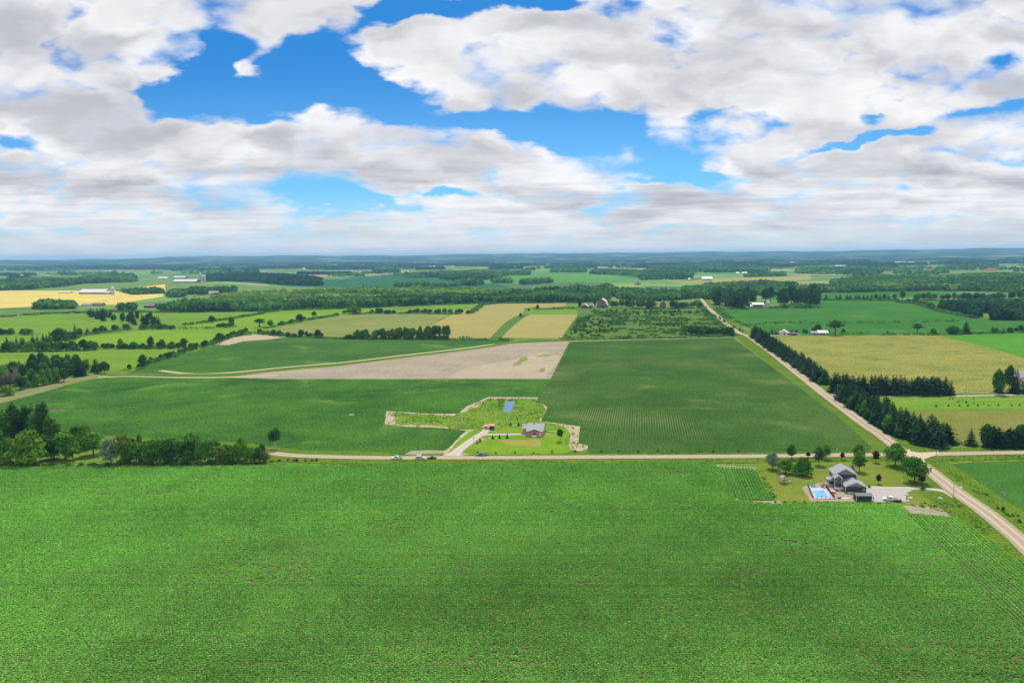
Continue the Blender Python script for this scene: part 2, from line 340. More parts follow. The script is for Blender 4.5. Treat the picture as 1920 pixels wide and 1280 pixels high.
def ribbon(name, pts, width, mat, lay, label=None, z=None, world=False):
    P = [Vector((p[0], p[1], 0)) if world else PX(*p) for p in pts]
    Q = []
    for i in range(len(P)-1):          # Catmull-Rom
        p0 = P[max(i-1, 0)]; p1 = P[i]; p2 = P[i+1]; p3 = P[min(i+2, len(P)-1)]
        for k in range(8):
            t = k/8; Q.append(.5*((2*p1)+(p2-p0)*t+(2*p0-5*p1+4*p2-p3)*t*t+(3*p1-p0-3*p2+p3)*t**3))
    Q.append(P[-1]); V = []; UV = []; L = 0
    for i, q in enumerate(Q):
        a = Q[max(i-1, 0)]; b = Q[min(i+1, len(Q)-1)]; t = (b-a).normalized(); nn = Vector((-t.y, t.x, 0)); wd = width if not callable(width) else width(i/(len(Q)-1))
        if i: L += (q-Q[i-1]).length
        zz = .012*lay*max(1, q.length/350) if z is None else z
        V += [(q.x+nn.x*wd/2, q.y+nn.y*wd/2, zz), (q.x-nn.x*wd/2, q.y-nn.y*wd/2, zz)]; UV.append(L)
    F = [(2*i, 2*i+1, 2*i+3, 2*i+2) for i in range(len(Q)-1)]
    me = bpy.data.meshes.new(name); me.from_pydata(V, [], F); ul = me.uv_layers.new(name='UVMap')
    for p in me.polygons:
        for li in p.loop_indices:
            vi = me.loops[li].vertex_index; ul.data[li].uv = (vi % 2, UV[vi//2])
    o = link_mesh(name, me, mat); o['kind'] = 'structure'
    if label: o['label'] = label
    return o

# base ground to the horizon
def ground():
    rs = [60, 900, 2600, 5000, 9000, 16000, 26000]; 
    V = []; n = 48
    for r in rs:
        for i in range(n): t = 2*math.pi*i/n; V.append((r*math.cos(t), r*math.sin(t), 0))
    F = [(j*n+i, j*n+(i+1) % n, (j+1)*n+(i+1) % n, (j+1)*n+i) for j in range(len(rs)-1) for i in range(n)]+[tuple(range(n))]
    m, nn, out = newmat('land'); P = nn.new('ShaderNodeNewGeometry').outputs['Position']
    b = nn.new('ShaderNodeBsdfPrincipled'); b.inputs['Roughness'].default_value = .95; b.inputs['Specular IOR Level'].default_value = .05
    near = nn.mix(nn.sm(nn.noise(P, .02, 5), .35, .65), (.075, .155, .020), (.125, .20, .026))
    k = nn.sm(nn.noise(P, .7, 4, .65), .3, .7, .65, 1.3); near = nn.mix(1., near, nn.xyz(k, k, k), 'MULTIPLY')
    vo = nn.new('ShaderNodeTexVoronoi'); nn.set(vo.inputs['Vector'], nn.vm('MULTIPLY', P, (1/420, 1/330, 0))); vo.inputs['Scale'].default_value = 1; vo.inputs['Randomness'].default_value = .8
    cr = nn.new('ShaderNodeValToRGB'); cr.color_ramp.interpolation = 'CONSTANT'; e = cr.color_ramp.elements
    cols = [(0, (.055, .13, .035)), (.22, (.10, .20, .04)), (.42, (.14, .26, .045)), (.58, (.075, .17, .045)), (.70, (.24, .24, .09)), (.80, (.11, .24, .05)), (.92, (.34, .32, .15))]
    e[0].color = a4(cols[0][1]); e[1].position = cols[1][0]; e[1].color = a4(cols[1][1])
    for p_, c_ in cols[2:]: q = e.new(p_); q.color = a4(c_)
    nn.l.new(nn.sep(vo.outputs['Color'])[0], cr.inputs[0])
    far = nn.mix(nn.sm(nn.noise(P, .004, 4), .56, .62), cr.outputs[0], (.05, .11, .03))
    ln = nn.new('ShaderNodeVectorMath', operation='LENGTH'); nn.set(ln.inputs[0], P)
    nn.set(b.inputs['Base Color'], nn.mix(nn.sm(ln.outputs['Value'], 1500, 2300), near, far)); nn.l.new(b.outputs[0], out.inputs[0])
    me = bpy.data.meshes.new('ground'); me.from_pydata(V, [], F); o = link_mesh('ground', me, m); o['kind'] = 'structure'
    return m
M_land = ground()

# far hills along the horizon
def hills():
    na, nr = 260, 14; V = []
    for j in range(nr):
        r = 7500+ (21000-7500)*(j/(nr-1))
        for i in range(na):
            az = -50+100*i/(na-1); e = (az-0)/1
            base = 92 if az < -26 else (92+58*min(1, (az+26)/3) if az < 0 else 150+az*.7)
            rip = 5*math.sin(az*.21+.6)+4*math.sin(az*.43+2)+5*math.sin(az*1.1+r*.0006)+3*math.sin(az*2.7+1)
            k = j/(nr-1); s = max(0, min(1, (k-.03)/.9)); s = s**1.25
            z = s*(base+rip*1.3) + 4*math.sin(r*.004+az*.7)*s - 3*(1-s)
            V.append((r*math.sin(R(az)), r*math.cos(R(az)), z))
    F = [(j*na+i, j*na+i+1, (j+1)*na+i+1, (j+1)*na+i) for j in range(nr-1) for i in range(na-1)]
    m, n, out = newmat('hill_land'); P = n.new('ShaderNodeNewGeometry').outputs['Position']; b = n.new('ShaderNodeBsdfDiffuse')
    f = n.sm(n.noise(n.vm('MULTIPLY', P, (1/900, 1/1100, 0)), 1, 7, .68), .54, .60); g = n.noise(n.vm('MULTIPLY', P, (1/90, 1/400, 0)), 1, 5, .7)
    c = n.mix(n.sm(g, .3, .7), (.014, .036, .020), (.035, .070, .030)); c = n.mix(f, c, n.mix(g, (.12, .20, .06), (.26, .26, .12)))
    n.set(b.inputs[0], c); n.l.new(b.outputs[0], out.inputs[0])
    me = bpy.data.meshes.new('hills'); me.from_pydata(V, [], F)
    for p in me.polygons: p.use_smooth = True
    o = link_mesh('hills', me, m); o['kind'] = 'structure'
hills()

# ------------------------------------------------------------------ fields (from far to near)
F1 = [(-350,880),(0,876),(500,873),(1336,867),(1352,882),(1380,938),(1455,944),(1560,942),(1686,946),(1712,964),(1792,970),(1850,1008),(2010,1120),(2200,1260),(2500,1560),(-700,1560)]
sheet('field', [(-80,545),(60,540),(300,522),(420,537),(560,535),(700,560),(420,570),(300,556),(120,560),(-80,562)], fieldmat('pale_green', (.13,.24,.06), (.19,.28,.08), (.24,.27,.10), big=150, mid=30, fine=4, finek=.1, bump=0), 1)
sheet('field', [(-80,545),(75,545),(200,545),(310,533),(310,553),(330,549),(210,560),(140,566),(60,575),(-80,583)], M_yel, 3)
sheet('field', [(-80,551),(85,547),(90,548),(212,554),(313,549),(305,556),(240,566),(225,571),(20,576),(-80,580)], M_yel, 4)
sheet('field', [(420,527),(640,523),(760,512),(900,523),(960,540),(830,543),(700,541),(560,538)], fieldmat('teal_crop', (.035,.13,.06), (.045,.16,.065), (.06,.19,.06), big=200, mid=40, fine=4, finek=.1, bump=0), 2)
sheet('field', [(900,522),(1000,513),(1100,512),(1190,522),(1190,530),(1110,528),(960,532),(900,532)], fieldmat('mid_green', (.055,.20,.055), (.085,.27,.06), (.16,.33,.06), big=200, mid=40, fine=4, finek=.1, bump=0, streak=(CA, 500, 30, (.25,.42,.06), .7)), 2)
sheet('field', [(1290,527),(1330,522),(1440,519),(1520,517),(1520,525),(1420,528),(1300,531)], M_hayt, 2)
for pts, mm in [([(1500,500),(1640,494),(1960,492),(1960,516),(1800,518),(1640,517),(1520,505)], 'pale_green'),
                ([(1620,512),(1960,508),(1960,516),(1640,517)], 'hay_green'), ([(560,514),(720,509),(745,512),(700,517),(600,520)], 'hay_tan'),
                ([(900,502),(1010,499),(1080,505),(1100,509),(960,511),(830,507)], 'hay_green'), ([(1020,499),(1200,497),(1210,503),(1060,503)], 'hay_tan'),
                ([(0,512),(60,508),(140,512),(160,520),(-60,522)], 'pale_green'), ([(830,505),(960,500),(960,506),(860,510)], 'hay_bright'),
                ([(690,497),(870,494),(880,497),(720,499)], 'hay_green'), ([(260,496),(480,494),(480,498),(270,500)], 'pale_green'),
                ([(1020,491),(1170,489),(1170,494),(1010,496)], 'hay_green'), ([(700,503),(760,500),(880,503),(800,510)], 'pale_green'),
                ([(1600,489),(1960,484),(1960,489),(1620,493)], 'pale_green'), ([(600,503),(700,501),(700,505),(610,507)], 'teal_crop')]:
    sheet('field', pts, bpy.data.materials[mm], 2)
rf_ = random.Random(11)
for i in range(95):
    y = 489+19*rf_.random()**1.1; x = rf_.uniform(-40, 1900); y += (960-x)*.0075*(1 if y < 500 else .4); L_ = rf_.uniform(30, 170); dy = rf_.uniform(.7, 2.2)*(.6+(y-485)/18); mm = rf_.choice(['pale_green', 'hay_green', 'hay_bright', 'mid_green', 'hay_tan', 'pale_green', 'mid_green', 'hay_striped', 'ripe_grain'])
    sheet('field', [(x, y), (x+L_, y-L_*.004), (x+L_*.94, y-dy-L_*.004), (x+L_*.08, y-dy)], bpy.data.materials[mm], 4+i % 5)
# left meadow blocks
sheet('field', [(-90,605),(60,591),(150,588),(210,589),(300,600),(230,612),(180,622),(130,640),(-90,650)], M_hayg, 1, .8)
sheet('field', [(200,589),(330,587),(480,581),(600,578),(560,588),(480,598),(400,606),(330,612),(300,604)], M_hayg, 2, .8)
sheet('field', [(-90,645),(130,634),(250,622),(340,608),(420,602),(480,592),(560,584),(640,579),(740,577),(700,584),(640,590),(560,604),(500,620),(440,632),(370,652),(180,656),(-90,658)], M_hayb, 3, .8)
sheet('field', [(-90,662),(180,656),(335,654),(370,652),(300,676),(245,692),(196,694),(180,688),(60,690),(-90,696)], M_hayg, 4, .8)
sheet('field', [(500,627),(530,612),(570,604),(640,592),(700,588),(852,588),(905,571),(870,571),(760,580),(845,588),(800,612),(830,634),(700,634),(560,632)], M_hays, 3, .8)
sheet('field', [(690,586),(760,579),(870,570),(905,570),(852,588),(700,589)], M_hayg, 3, .8)
sheet('field', [(800,614),(852,588),(908,570),(1000,567),(1062,565),(1060,577),(985,579),(976,593),(924,634),(843,635)], M_hayt, 5, .8)
sheet('field', [(990,590),(1083,590),(1052,634),(935,634)], M_hayt, 5, .6)
sheet('field', [(990,580),(1080,578),(1083,590),(985,590)], M_hayg, 4, .5)
sheet('field', [(1083,592),(1090,577),(1300,577),(1322,583),(1376,632),(1240,634),(1050,636)], M_scrub, 4, .8)
sheet('field', [(1345,580),(1430,576),(1540,565),(1536,560),(1640,556),(1700,562),(1725,572),(1760,584),(1820,597),(1960,600),(1960,622),(1755,627),(1500,628),(1420,624)], M_rt, 3, .8)
sheet('field', [(1420,560),(1560,547),(1720,546),(1800,548),(1700,558),(1640,560),(1500,566)], M_rt, 2, .8)
sheet('field', [(1720,563),(1960,560),(1960,572),(1800,574),(1755,580)], M_rt, 2, .8)
sheet('field', [(1436,640),(1445,631),(1755,627),(1850,648),(1960,682),(1960,736),(1860,737),(1640,740),(1580,735)], M_past, 4, .8)
sheet('field', [(1755,628),(1960,622),(1960,684),(1850,650)], M_bright, 5, .5)
sheet('field', [(1606,744),(1960,743),(1960,768),(1690,770),(1640,765)], M_hayg, 3, .5)
sheet('field', [(1690,771),(1960,769),(1960,838),(1800,834),(1760,805)], fieldmat('rough_pasture', (.16,.21,.04), (.23,.25,.055), (.13,.20,.04), big=30, mid=5, fine=1.2, finek=.35, streak=(CA, 22, 4, (.27,.24,.08), .6)), 3, .5)
sheet('field', [(1758,874),(1800,868),(1960,862),(2100,880),(2100,1120),(1960,1012),(1868,942)], fieldmat('corner_crop', (.050,.155,.026), (.075,.20,.032), (.085,.22,.04), big=40, mid=8, fine=1.0, finek=.45, rows=(GA, 1.1, .5, (.04,.08,.03), .2)), 3, .3)
# big mid fields
sheet('field', [(238,699),(330,668),(400,648),(470,625),(500,627),(700,634),(845,636),(962,637),(930,648),(800,664),(640,684),(545,692),(400,705),(330,704)], M_up, 6, .6)
sheet('bare_crest', [(400,648),(432,635),(470,625),(505,628),(548,631),(500,637),(455,640),(430,647)], M_soilw, 7, .8)
sheet('bare_corner', [(240,699),(262,692),(300,694),(335,700),(300,703)], M_soilw, 7, .8)
sheet('field', [(-60,765),(0,753),(60,740),(120,724),(196,707),(240,708),(520,710),(1033,710),(1020,740),(1012,760),(1008,800),(905,850),(760,853),(600,851),(500,844),(400,834),(250,824),(150,820),(-60,812)], M_mid, 8, .4)
sheet('field_margin', [(-60,757),(0,742),(110,712),(186,701),(208,706),(150,715),(62,741),(0,757),(-60,770)], fieldmat('dry_margin', (.20,.24,.09), (.28,.28,.12), (.17,.25,.07), big=20, mid=4, fine=1, finek=.25), 10, .4)
sheet('field', [(1070,640),(1180,637),(1290,634),(1374,633),(1500,728),(1580,788),(1634,838),(1630,847),(1105,851),(1103,836),(1085,831),(1088,800),(1064,796),(1015,790),(1027,764),(1018,757),(1012,745),(1032,710)], M_rows, 9, .3)
sheet('field', [(1105,832),(1632,838),(1640,849),(1100,852)], M_mid, 10, .5)
sheet('bare_field', [(420,708),(520,696),(640,684),(760,670),(900,654),(960,644),(1068,640),(1032,711),(760,711),(520,711)], M_soil, 10, .4)
sheet('weedy_patch', [(838,708),(872,690),(955,676),(1022,660),(1052,668),(1040,690),(1022,708),(960,710)], fieldmat('weedy_soil_b', (.34,.285,.21), (.38,.315,.225), (.27,.26,.17), soilmask=((.18,.32,.04), .60, .68, 34), big=45, mid=7, fine=1.6, finek=.14, bump=.3), 11, 1.5)
sheet('weed_patch', [(962,686),(975,672),(988,669),(990,674),(975,684)], M_hays, 12, 2.); sheet('weed_patch', [(1010,699),(1012,692),(1020,690),(1019,697)], M_hays, 12, 1.5)
sheet('weed_patch', [(926,709),(932,703),(946,701),(944,707)], M_hayg, 12, 2.); sheet('weed_patch', [(1000,668),(1020,664),(1040,665),(1022,669)], M_hays, 12, 2.)
ribbon('path', [(184,708),(245,706),(330,708),(420,708),(520,704)], 5, M_track, 11)
ribbon('path', [(300,695),(360,701),(440,698),(545,688),(640,680),(760,666),(880,652),(930,645)], 6, M_track, 11)
ribbon('grass_strip', [(196,702),(330,703),(440,701),(560,691),(640,684),(760,669),(900,652),(970,641),(1070,637),(1200,634.5),(1372,631)], lambda t: 13, M_verge, 12)
ribbon('path', [(1056,641),(1180,637.5),(1290,635),(1372,633)], 4, M_track, 13)
ribbon('grass_strip', [(988,590),(975,594),(955,606),(930,634)], 14, M_scrub, 13)
sheet('bare_patch', [(94,770),(104,769),(140,769),(118,772),(98,773)], fieldmat('dark_bare', (.16,.13,.10), (.22,.18,.13), None, big=8, mid=3, fine=1), 11, .5)
sheet('bare_patch', [(655,776),(664,776),(664,779),(655,779)], M_soil, 11, .3)
sheet('bare_patch', [(1586,832),(1600,828),(1628,830),(1634,839),(1608,836)], M_soil, 11, .5)
# farmstead clearing in the middle
sheet('bare_ground', [(724.7,771),(780,774),(809,776),(860,776),(875,762),(897,753),(915,744.6),(1008.7,745),(1003,755),(1018,758),(1027.5,762),(1014.6,788),(1065,797),(1088.4,798.5),(1085,829),(1104.8,830),(1101,842),(1088,846.5),(1067,843),(1060,850),(880,853),(832,853),(830.6,845),(772,845),(758,852),(790,853),(868,812),(874,808),(842,804),(821,802),(760,800),(721.6,795)], M_soilw, 12, .4)
sheet('field', [(700,845),(700,803),(721,796),(760,801),(821,802.5),(842,804.5),(874,808.5),(835,845),(772,844),(758,853)], M_mid, 13, .3)
sheet('bare_patch', [(758,852),(772,846),(800,844),(830,845),(834,850)], M_soil, 15, .3)
sheet('rough_grass', [(738,774),(780,776),(850,780),(880,768),(902,758),(918,748),(1000,748),(1010,757),(1022,765),(1012,788),(1000,800),(905,805),(870,806),(800,797),(770,796),(752,798),(742,790)], M_weeds, 14, 2.2, step=4)
sheet('lawn', [(915,797),(940,793),(1012,789),(1040,795),(1062,803),(1070,815),(1066,832),(1070,846),(1060,851),(880,853),(868,848),(905,820)], M_lawn, 15, .4)
sheet('lawn', [(915,797),(905,800),(880,810),(858,828),(836,853),(866,853),(885,838),(900,812)], M_lawn, 15, .3)
sheet('dry_grass', [(936,826),(1008,824),(1016,832),(1010,838),(950,834)], fieldmat('dry_patch', (.30,.30,.07), (.38,.33,.09), (.24,.32,.05), big=14, mid=3, fine=.7, finek=.2), 17, .6)
ribbon('driveway', [(848,856),(858,846),(872,835),(893,820),(908,811),(914,803)], lambda t: 7-2.5*t if t > .15 else 12-33*t, M_drive, 18)
ribbon('driveway', [(897,818),(910,815.5),(940,815),(990,814.5)], 4.2, M_drive, 19)
# corner property
sheet('yard_grass', [(1418,868),(1440,864),(1530,862),(1660,862),(1720,866),(1738,884),(1768,914),(1790,935),(1835,975),(1800,960),(1712,950),(1560,943),(1460,941),(1440,905)], M_dry, 5, .3)
sheet('field', [(1345,873),(1412,877),(1432,905),(1452,939),(1380,937),(1360,900)], M_rows, 4, .3)
sheet('bare_strip', [(1336,869),(1345,871),(1414,876),(1418,880),(1350,877)], M_soil, 6, .3)
sheet('bare_strip', [(1362,934),(1383,934),(1385,938),(1460,939),(1468,944),(1392,945),(1368,939)], M_soil, 6, .3)
sheet('bare_patch', [(1684,948),(1720,947),(1760,952),(1792,968),(1788,970),(1730,963),(1698,962)], M_soil, 6, .4)
sheet('bare_patch', [(1732,868),(1760,866),(1786,867),(1770,871),(1738,871)], M_soilw, 6, .3)
sheet('patio', [(1545,903),(1556,899),(1585,926),(1640,935),(1632,940),(1520,939),(1503,914),(1510,911)], fieldmat('yard_soil', (.33,.27,.20), (.40,.32,.25), None, big=10, mid=2, fine=.5, finek=.15), 7, .2)
ribbon('driveway', [(1800,931),(1772,921),(1735,916),(1700,915),(1660,915),(1618,913)], lambda t: 9-5*min(1, t*5), M_drive, 9)
sheet('driveway', [(1600,916),(1640,911),(1690,914),(1715,917),(1700,924),(1698,936),(1700,941),(1640,941),(1622,930)], plain('yard_gravel', (.33,.315,.30), .95, var=.12, scale=.6), 8, .2)
# driveways and lanes
ribbon('driveway', [(1556,739),(1575,742),(1640,743),(1760,743),(1880,741),(2010,739)], 4.5, M_drive, 9)
ribbon('driveway', [(1398,629),(1430,630),(1470,629),(1500,627)], 6, M_drive, 9)
ribbon('path', [(-60,600),(40,593),(90,586)], 6, M_track, 4)
ribbon('path', [(225,571),(262,563),(310,556)], 8, M_track, 6)
# verges and roads
MAIN = [(2450,1340),(2010,1092),(1905,1007),(1850,962),(1790,920),(1752,890),(1716,864),(1680,838),(1653,817),(1617,793),(1546,740),(1492,698),(1446,662),(1402,631),(1385,625),(1358,605),(1335.6,585),(1325,575),(1317.5,565),(1308.5,555),(1302,549),(1290,540)]
CROSS = [(-700,822),(-80,818),(60,820),(150,824),(200,828),(300,833),(411,839),(500,849),(560,855),(700,858.5),(903,858.5),(1100,857.5),(1400,856),(1600,853.5),(1716,853),(1800,851),(1960,848.5),(2300,843),(2800,835)]
ribbon('road_verge', MAIN[:-1], 30, M_verge, 7, label='grassy verges on both sides of the main gravel road')
ribbon('road_verge', CROSS, 24, M_verge, 13, label='grassy verges of the crossing gravel road')
ribbon('road', MAIN, 8.2, M_road, 22, label='long straight pinkish gravel road running to the distance')
ribbon('road', CROSS, 7.4, M_road, 23, label='gravel road crossing the picture from left to right')
sheet('road', [(1690,856.5),(1700,848),(1704,842),(1708,847),(1722,849.5),(1760,848),(1760,853),(1748,856.5),(1732,862),(1740,874),(1725,868),(1712,859)], plain('junction_gravel', (.43,.34,.25), .95, var=.1, scale=.5), 27)
ribbon('road', [(1262,524),(1245,514),(1226,502)], 12, M_road, 3)

# pond with its sunken reedy banks
m, n, out = newmat('water'); b = n.new('ShaderNodeBsdfPrincipled'); b.inputs['Base Color'].default_value = (.045, .13, .27, 1); b.inputs['Roughness'].default_value = .06
b.inputs['Specular IOR Level'].default_value = .4
bp = n.new('ShaderNodeBump'); bp.inputs['Strength'].default_value = .15; n.set(bp.inputs['Height'], n.noise(n.new('ShaderNodeNewGeometry').outputs['Position'], 1.5, 3)); n.l.new(bp.outputs[0], b.inputs['Normal'])
n.l.new(b.outputs[0], out.inputs[0]); M_water = m
sheet('pond', [(946,753.5),(965,753),(964,758),(959,768),(957,774),(944,773.5),(944,766),(947,760)], M_water, 19, .3, step=3, label='small blue pond in the rough grass behind the pink bungalow')

# ------------------------------------------------------------------ near crop: rows of leafy plants
def inpoly(x, y, P):
    c = np.zeros(len(x), bool); j = len(P)-1
    for i in range(len(P)):
        xi, yi = P[i]; xj, yj = P[j]
        if yi != yj:
            c ^= ((yi > y) != (yj > y)) & (x < (xj-xi)*(y-yi)/(yj-yi)+xi)
        j = i
    return c
def vnoise(x, y, s, seed=0):
    r = np.random.default_rng(seed); G = r.random((256, 256)); u = x/s; v = y/s; i = np.floor(u).astype(int); j = np.floor(v).astype(int); fu = u-i; fv = v-j
    fu = fu*fu*(3-2*fu); fv = fv*fv*(3-2*fv); g = lambda a, b: G[a % 256, b % 256]
    return (g(i, j)*(1-fu)+g(i+1, j)*fu)*(1-fv)+(g(i, j+1)*(1-fu)+g(i+1, j+1)*fu)*fv
def polyw(pts): return [(p.x, p.y) for p in (PX(*q) for q in pts)]
def plant_rows(poly, ang, sp, along, zone=None, cut=None):
    A = np.array(poly); ux, uy = dirvec(ang); U = A@np.array([ux, uy]); W = A@np.array([-uy, ux])
    us = np.arange(U.min(), U.max(), along); ws = np.arange(W.min(), W.max(), sp); uu, ww = np.meshgrid(us, ws); uu = uu.ravel(); ww = ww.ravel()
    uu = uu+rng.uniform(-.5, .5, uu.shape)*along; ww = ww+rng.normal(0, .05, ww.shape)
    x = uu*ux-ww*uy; y = uu*uy+ww*ux; k = inpoly(x, y, poly) & (np.hypot(x, y) < 470)
    rid = np.repeat(np.arange(len(ws)), len(us))
    if cut is not None: k &= ~inpoly(x, y, cut)
    az = np.abs(x/y); k &= az < .80
    if sp == 1.0: k &= (rid % 30 != 0) | (rng.random(len(x)) < .72)
    return x[k], y[k], rid[k]
def leaves(x, y, h, nl, size, spread, dens_keep=None):
    """nl leaf quads per plant"""
    n = len(x); X = np.repeat(x, nl); Y = np.repeat(y, nl); H = np.repeat(h, nl); m = len(X)
    th = rng.uniform(0, 2*np.pi, m); rr = spread*np.sqrt(rng.random(m)); cx = X+rr*np.cos(th); cy = Y+rr*np.sin(th)
    cz = H*(.45+.55*rng.random(m))*(1-.5*(rr/spread)**2)
    nz = rng.uniform(.35, 1., m); a = rng.uniform(0, 2*np.pi, m); s = np.sqrt(1-nz**2); nx = s*np.cos(a); ny = s*np.sin(a)
    t1 = np.stack([-np.sin(a), np.cos(a), np.zeros(m)], 1); nn = np.stack([nx, ny, nz], 1); t2 = np.cross(nn, t1)
    sz = size*rng.uniform(.6, 1.25, m); C = np.stack([cx, cy, cz], 1); e1 = t1*sz[:, None]*.5; e2 = t2*sz[:, None]*.5
    V = np.stack([C-e1-e2*.5, C+e1*.6-e2, C+e1+e2*.6, C-e1*.5+e2], 1).reshape(-1, 3)
    return V, np.arange(4*m).reshape(-1, 4)
M_cropleaf = leafmat('crop_leaf', (.050, .175, .024), (.265, .590, .115), .3, 0)
P1 = polyw(F1)
HEAD = polyw([(1690,950),(1720,985),(1800,1060),(1860,1130),(1960,1240),(2100,1390),(2500,1390),(2100,1150),(1850,1000),(1792,966)])
x1, y1, r1 = plant_rows(P1, CA, 1.0, .42, cut=HEAD)
x2, y2, r2 = plant_rows([p for p in HEAD], GA, 1.3, .36)
kk = inpoly(x2, y2, P1); x2 = x2[kk]; y2 = y2[kk]; r2 = r2[kk]
P3 = polyw([(1346,874),(1412,878),(1452,938),(1380,936)]); x3, y3, r3 = plant_rows(P3, GA, 1.3, .38)
x = np.concatenate([x1, x2, x3]); y = np.concatenate([y1, y2, y3]); rw = np.concatenate([r1, r2+3000, r3+6000]); rowt = rng.normal(0, .085, 9000)[rw]
v1 = vnoise(x, y, 14, 1)*.5+vnoise(x, y, 5, 2)*.3+vnoise(x, y, 2.0, 3)*.2; v2 = vnoise(x, y, 75, 4)*.6+vnoise(x, y, 30, 5)*.28+vnoise(x, y, 9, 8)*.12  # v2: wide leaf tone patches, painting soft sunlit and cloud-shaded areas into the crop
miss = (vnoise(x, y, 1.1, 6)*.62+vnoise(x, y, 24, 7)*.38) > .80
keep = ~miss & (rng.random(len(x)) > .05)
x, y, v1, v2, rowt = x[keep], y[keep], v1[keep], v2[keep], rowt[keep]
D = np.hypot(x, y); near = D < 290
Vs = []; Fs = []; Ts = []; off = 0
for sel, nl, sz in ((near, 6, .40), (~near, 4, .52)):
    V, F = leaves(x[sel], y[sel], .40+.34*v1[sel], nl, sz, .35)
    tt = np.repeat(np.clip((v2[sel]-.5)*.85+.65+(v1[sel]-.5)*.45+rowt[sel]*.8, 0, 1), nl); tt = np.clip(tt*.8+rng.normal(.12, .17, len(tt)), 0, 1)
    Vs.append(V); Fs.append(F+off); Ts.append(tt); off += len(V)
me = mesh_np('crop_rows', np.concatenate(Vs), np.concatenate(Fs), np.concatenate(Ts)); o = link_mesh('crop_rows', me, M_cropleaf); tag(o, 'dense rows of green crop plants filling the near field', 'crop', kind='stuff')
print('crop plants', len(x))
del Vs, Fs, Ts
sheet('field', F1, M_bean, 1)

# weeds along the near verges, one growth
def weeds(name, polys, nper, label, hmin=.3, hmax=1.1, size=.7, mat=None, seed=0):
    Vs = []; Fs = []; Ts = []; off = 0
    for P, dens in polys:
        Pw = polyw(P); A = np.array(Pw); x0, y0 = A.min(0); x1_, y1_ = A.max(0)
        area = (x1_-x0)*(y1_-y0); k = int(area*dens); xx = rng.uniform(x0, x1_, k); yy = rng.uniform(y0, y1_, k)
        s = inpoly(xx, yy, Pw) & (vnoise(xx, yy, 4, 11+seed)*.6+vnoise(xx, yy, 11, 12)*.4 > .42); xx = xx[s]; yy = yy[s]
        if not len(xx): continue
        hh = hmin+(hmax-hmin)*vnoise(xx, yy, 3, 5+seed)**2*rng.uniform(.5, 1, len(xx)); V, F = leaves(xx, yy, hh, nper, size, .5)
        Vs.append(V); Fs.append(F+off); off += len(V); Ts.append(np.clip(np.repeat(vnoise(xx, yy, 7, 9+seed), nper)+rng.normal(0, .15, len(F)), 0, 1))
    me = mesh_np(name, np.concatenate(Vs), np.concatenate(Fs), np.concatenate(Ts)); return tag(link_mesh(name, me, mat), label, name, kind='stuff')
M_weedleaf = leafmat('weed_leaf', (.06, .16, .02), (.26, .40, .045), .3, 0)
weeds('roadside_weeds', [([(-60,872),(500,870),(1336,863),(1336,866.5),(500,873.5),(-60,876)], .5), ([(0,868),(500,863),(1430,860),(1430,863.5),(500,867),(0,872)], .22),
      ([(1440,860),(1720,859),(1722,865),(1440,865)], .5), ([(1790,936),(1850,985),(2000,1100),(2000,1130),(1850,1003),(1795,965),(1700,947)], .35),
      ([(1775,886),(1860,945),(1960,1020),(2050,1085),(2060,1060),(1960,1000),(1870,938),(1790,885)], .5), ([(1740,857),(1960,853),(1960,862),(1800,866),(1745,864)], .35),
      ([(1460,941),(1690,943),(1690,947),(1560,944),(1460,943.5)], .7), ([(1418,880),(1428,882),(1462,940),(1450,938)], .6),
      ([(880,850),(1100,848.5),(1400,848),(1630,847),(1630,851),(880,854)], .3), ([(1655,805),(1700,838),(1740,846),(1960,842),(1960,846.5),(1730,848),(1700,842),(1650,812)], .25)],
      3, 'ragged green weeds and tall grass along the roadside ditches', mat=M_weedleaf)
weeds('rough_growth', [([(738,774),(780,776),(850,780),(880,768),(902,758),(918,748),(940,748),(943,776),(958,777),(970,762),(968,748),(1000,748),(1010,757),(1022,765),(1012,788),(1000,797),(905,803),(870,806),(800,797),(770,796),(752,798),(742,790)], .22),
      ([(935,750),(945,751),(942,775),(933,770)], .9), ([(967,751),(977,753),(972,764),(960,775),(962,768)], .9), ([(940,749),(972,749),(968,752.4),(943,752.4)], 1.0),
      ([(724,772),(790,775),(860,778),(900,752),(920,746),(1008,746),(1026,763),(1014,788),(1065,799),(1087,802),(1083,829),(1100,833),(1098,842),(1070,842),(1060,832),(1055,803),(1005,790),(1000,762),(990,752),(925,752),(880,768),(800,781),(745,779),(748,797),(820,800),(872,803),(872,807),(800,803),(724,796)], .20)],
      3, 'rough weedy growth around the small blue pond', hmin=.3, hmax=1.4, size=.9, mat=leafmat('reed_leaf', (.09, .22, .025), (.34, .48, .06), .3, 0), seed=3)

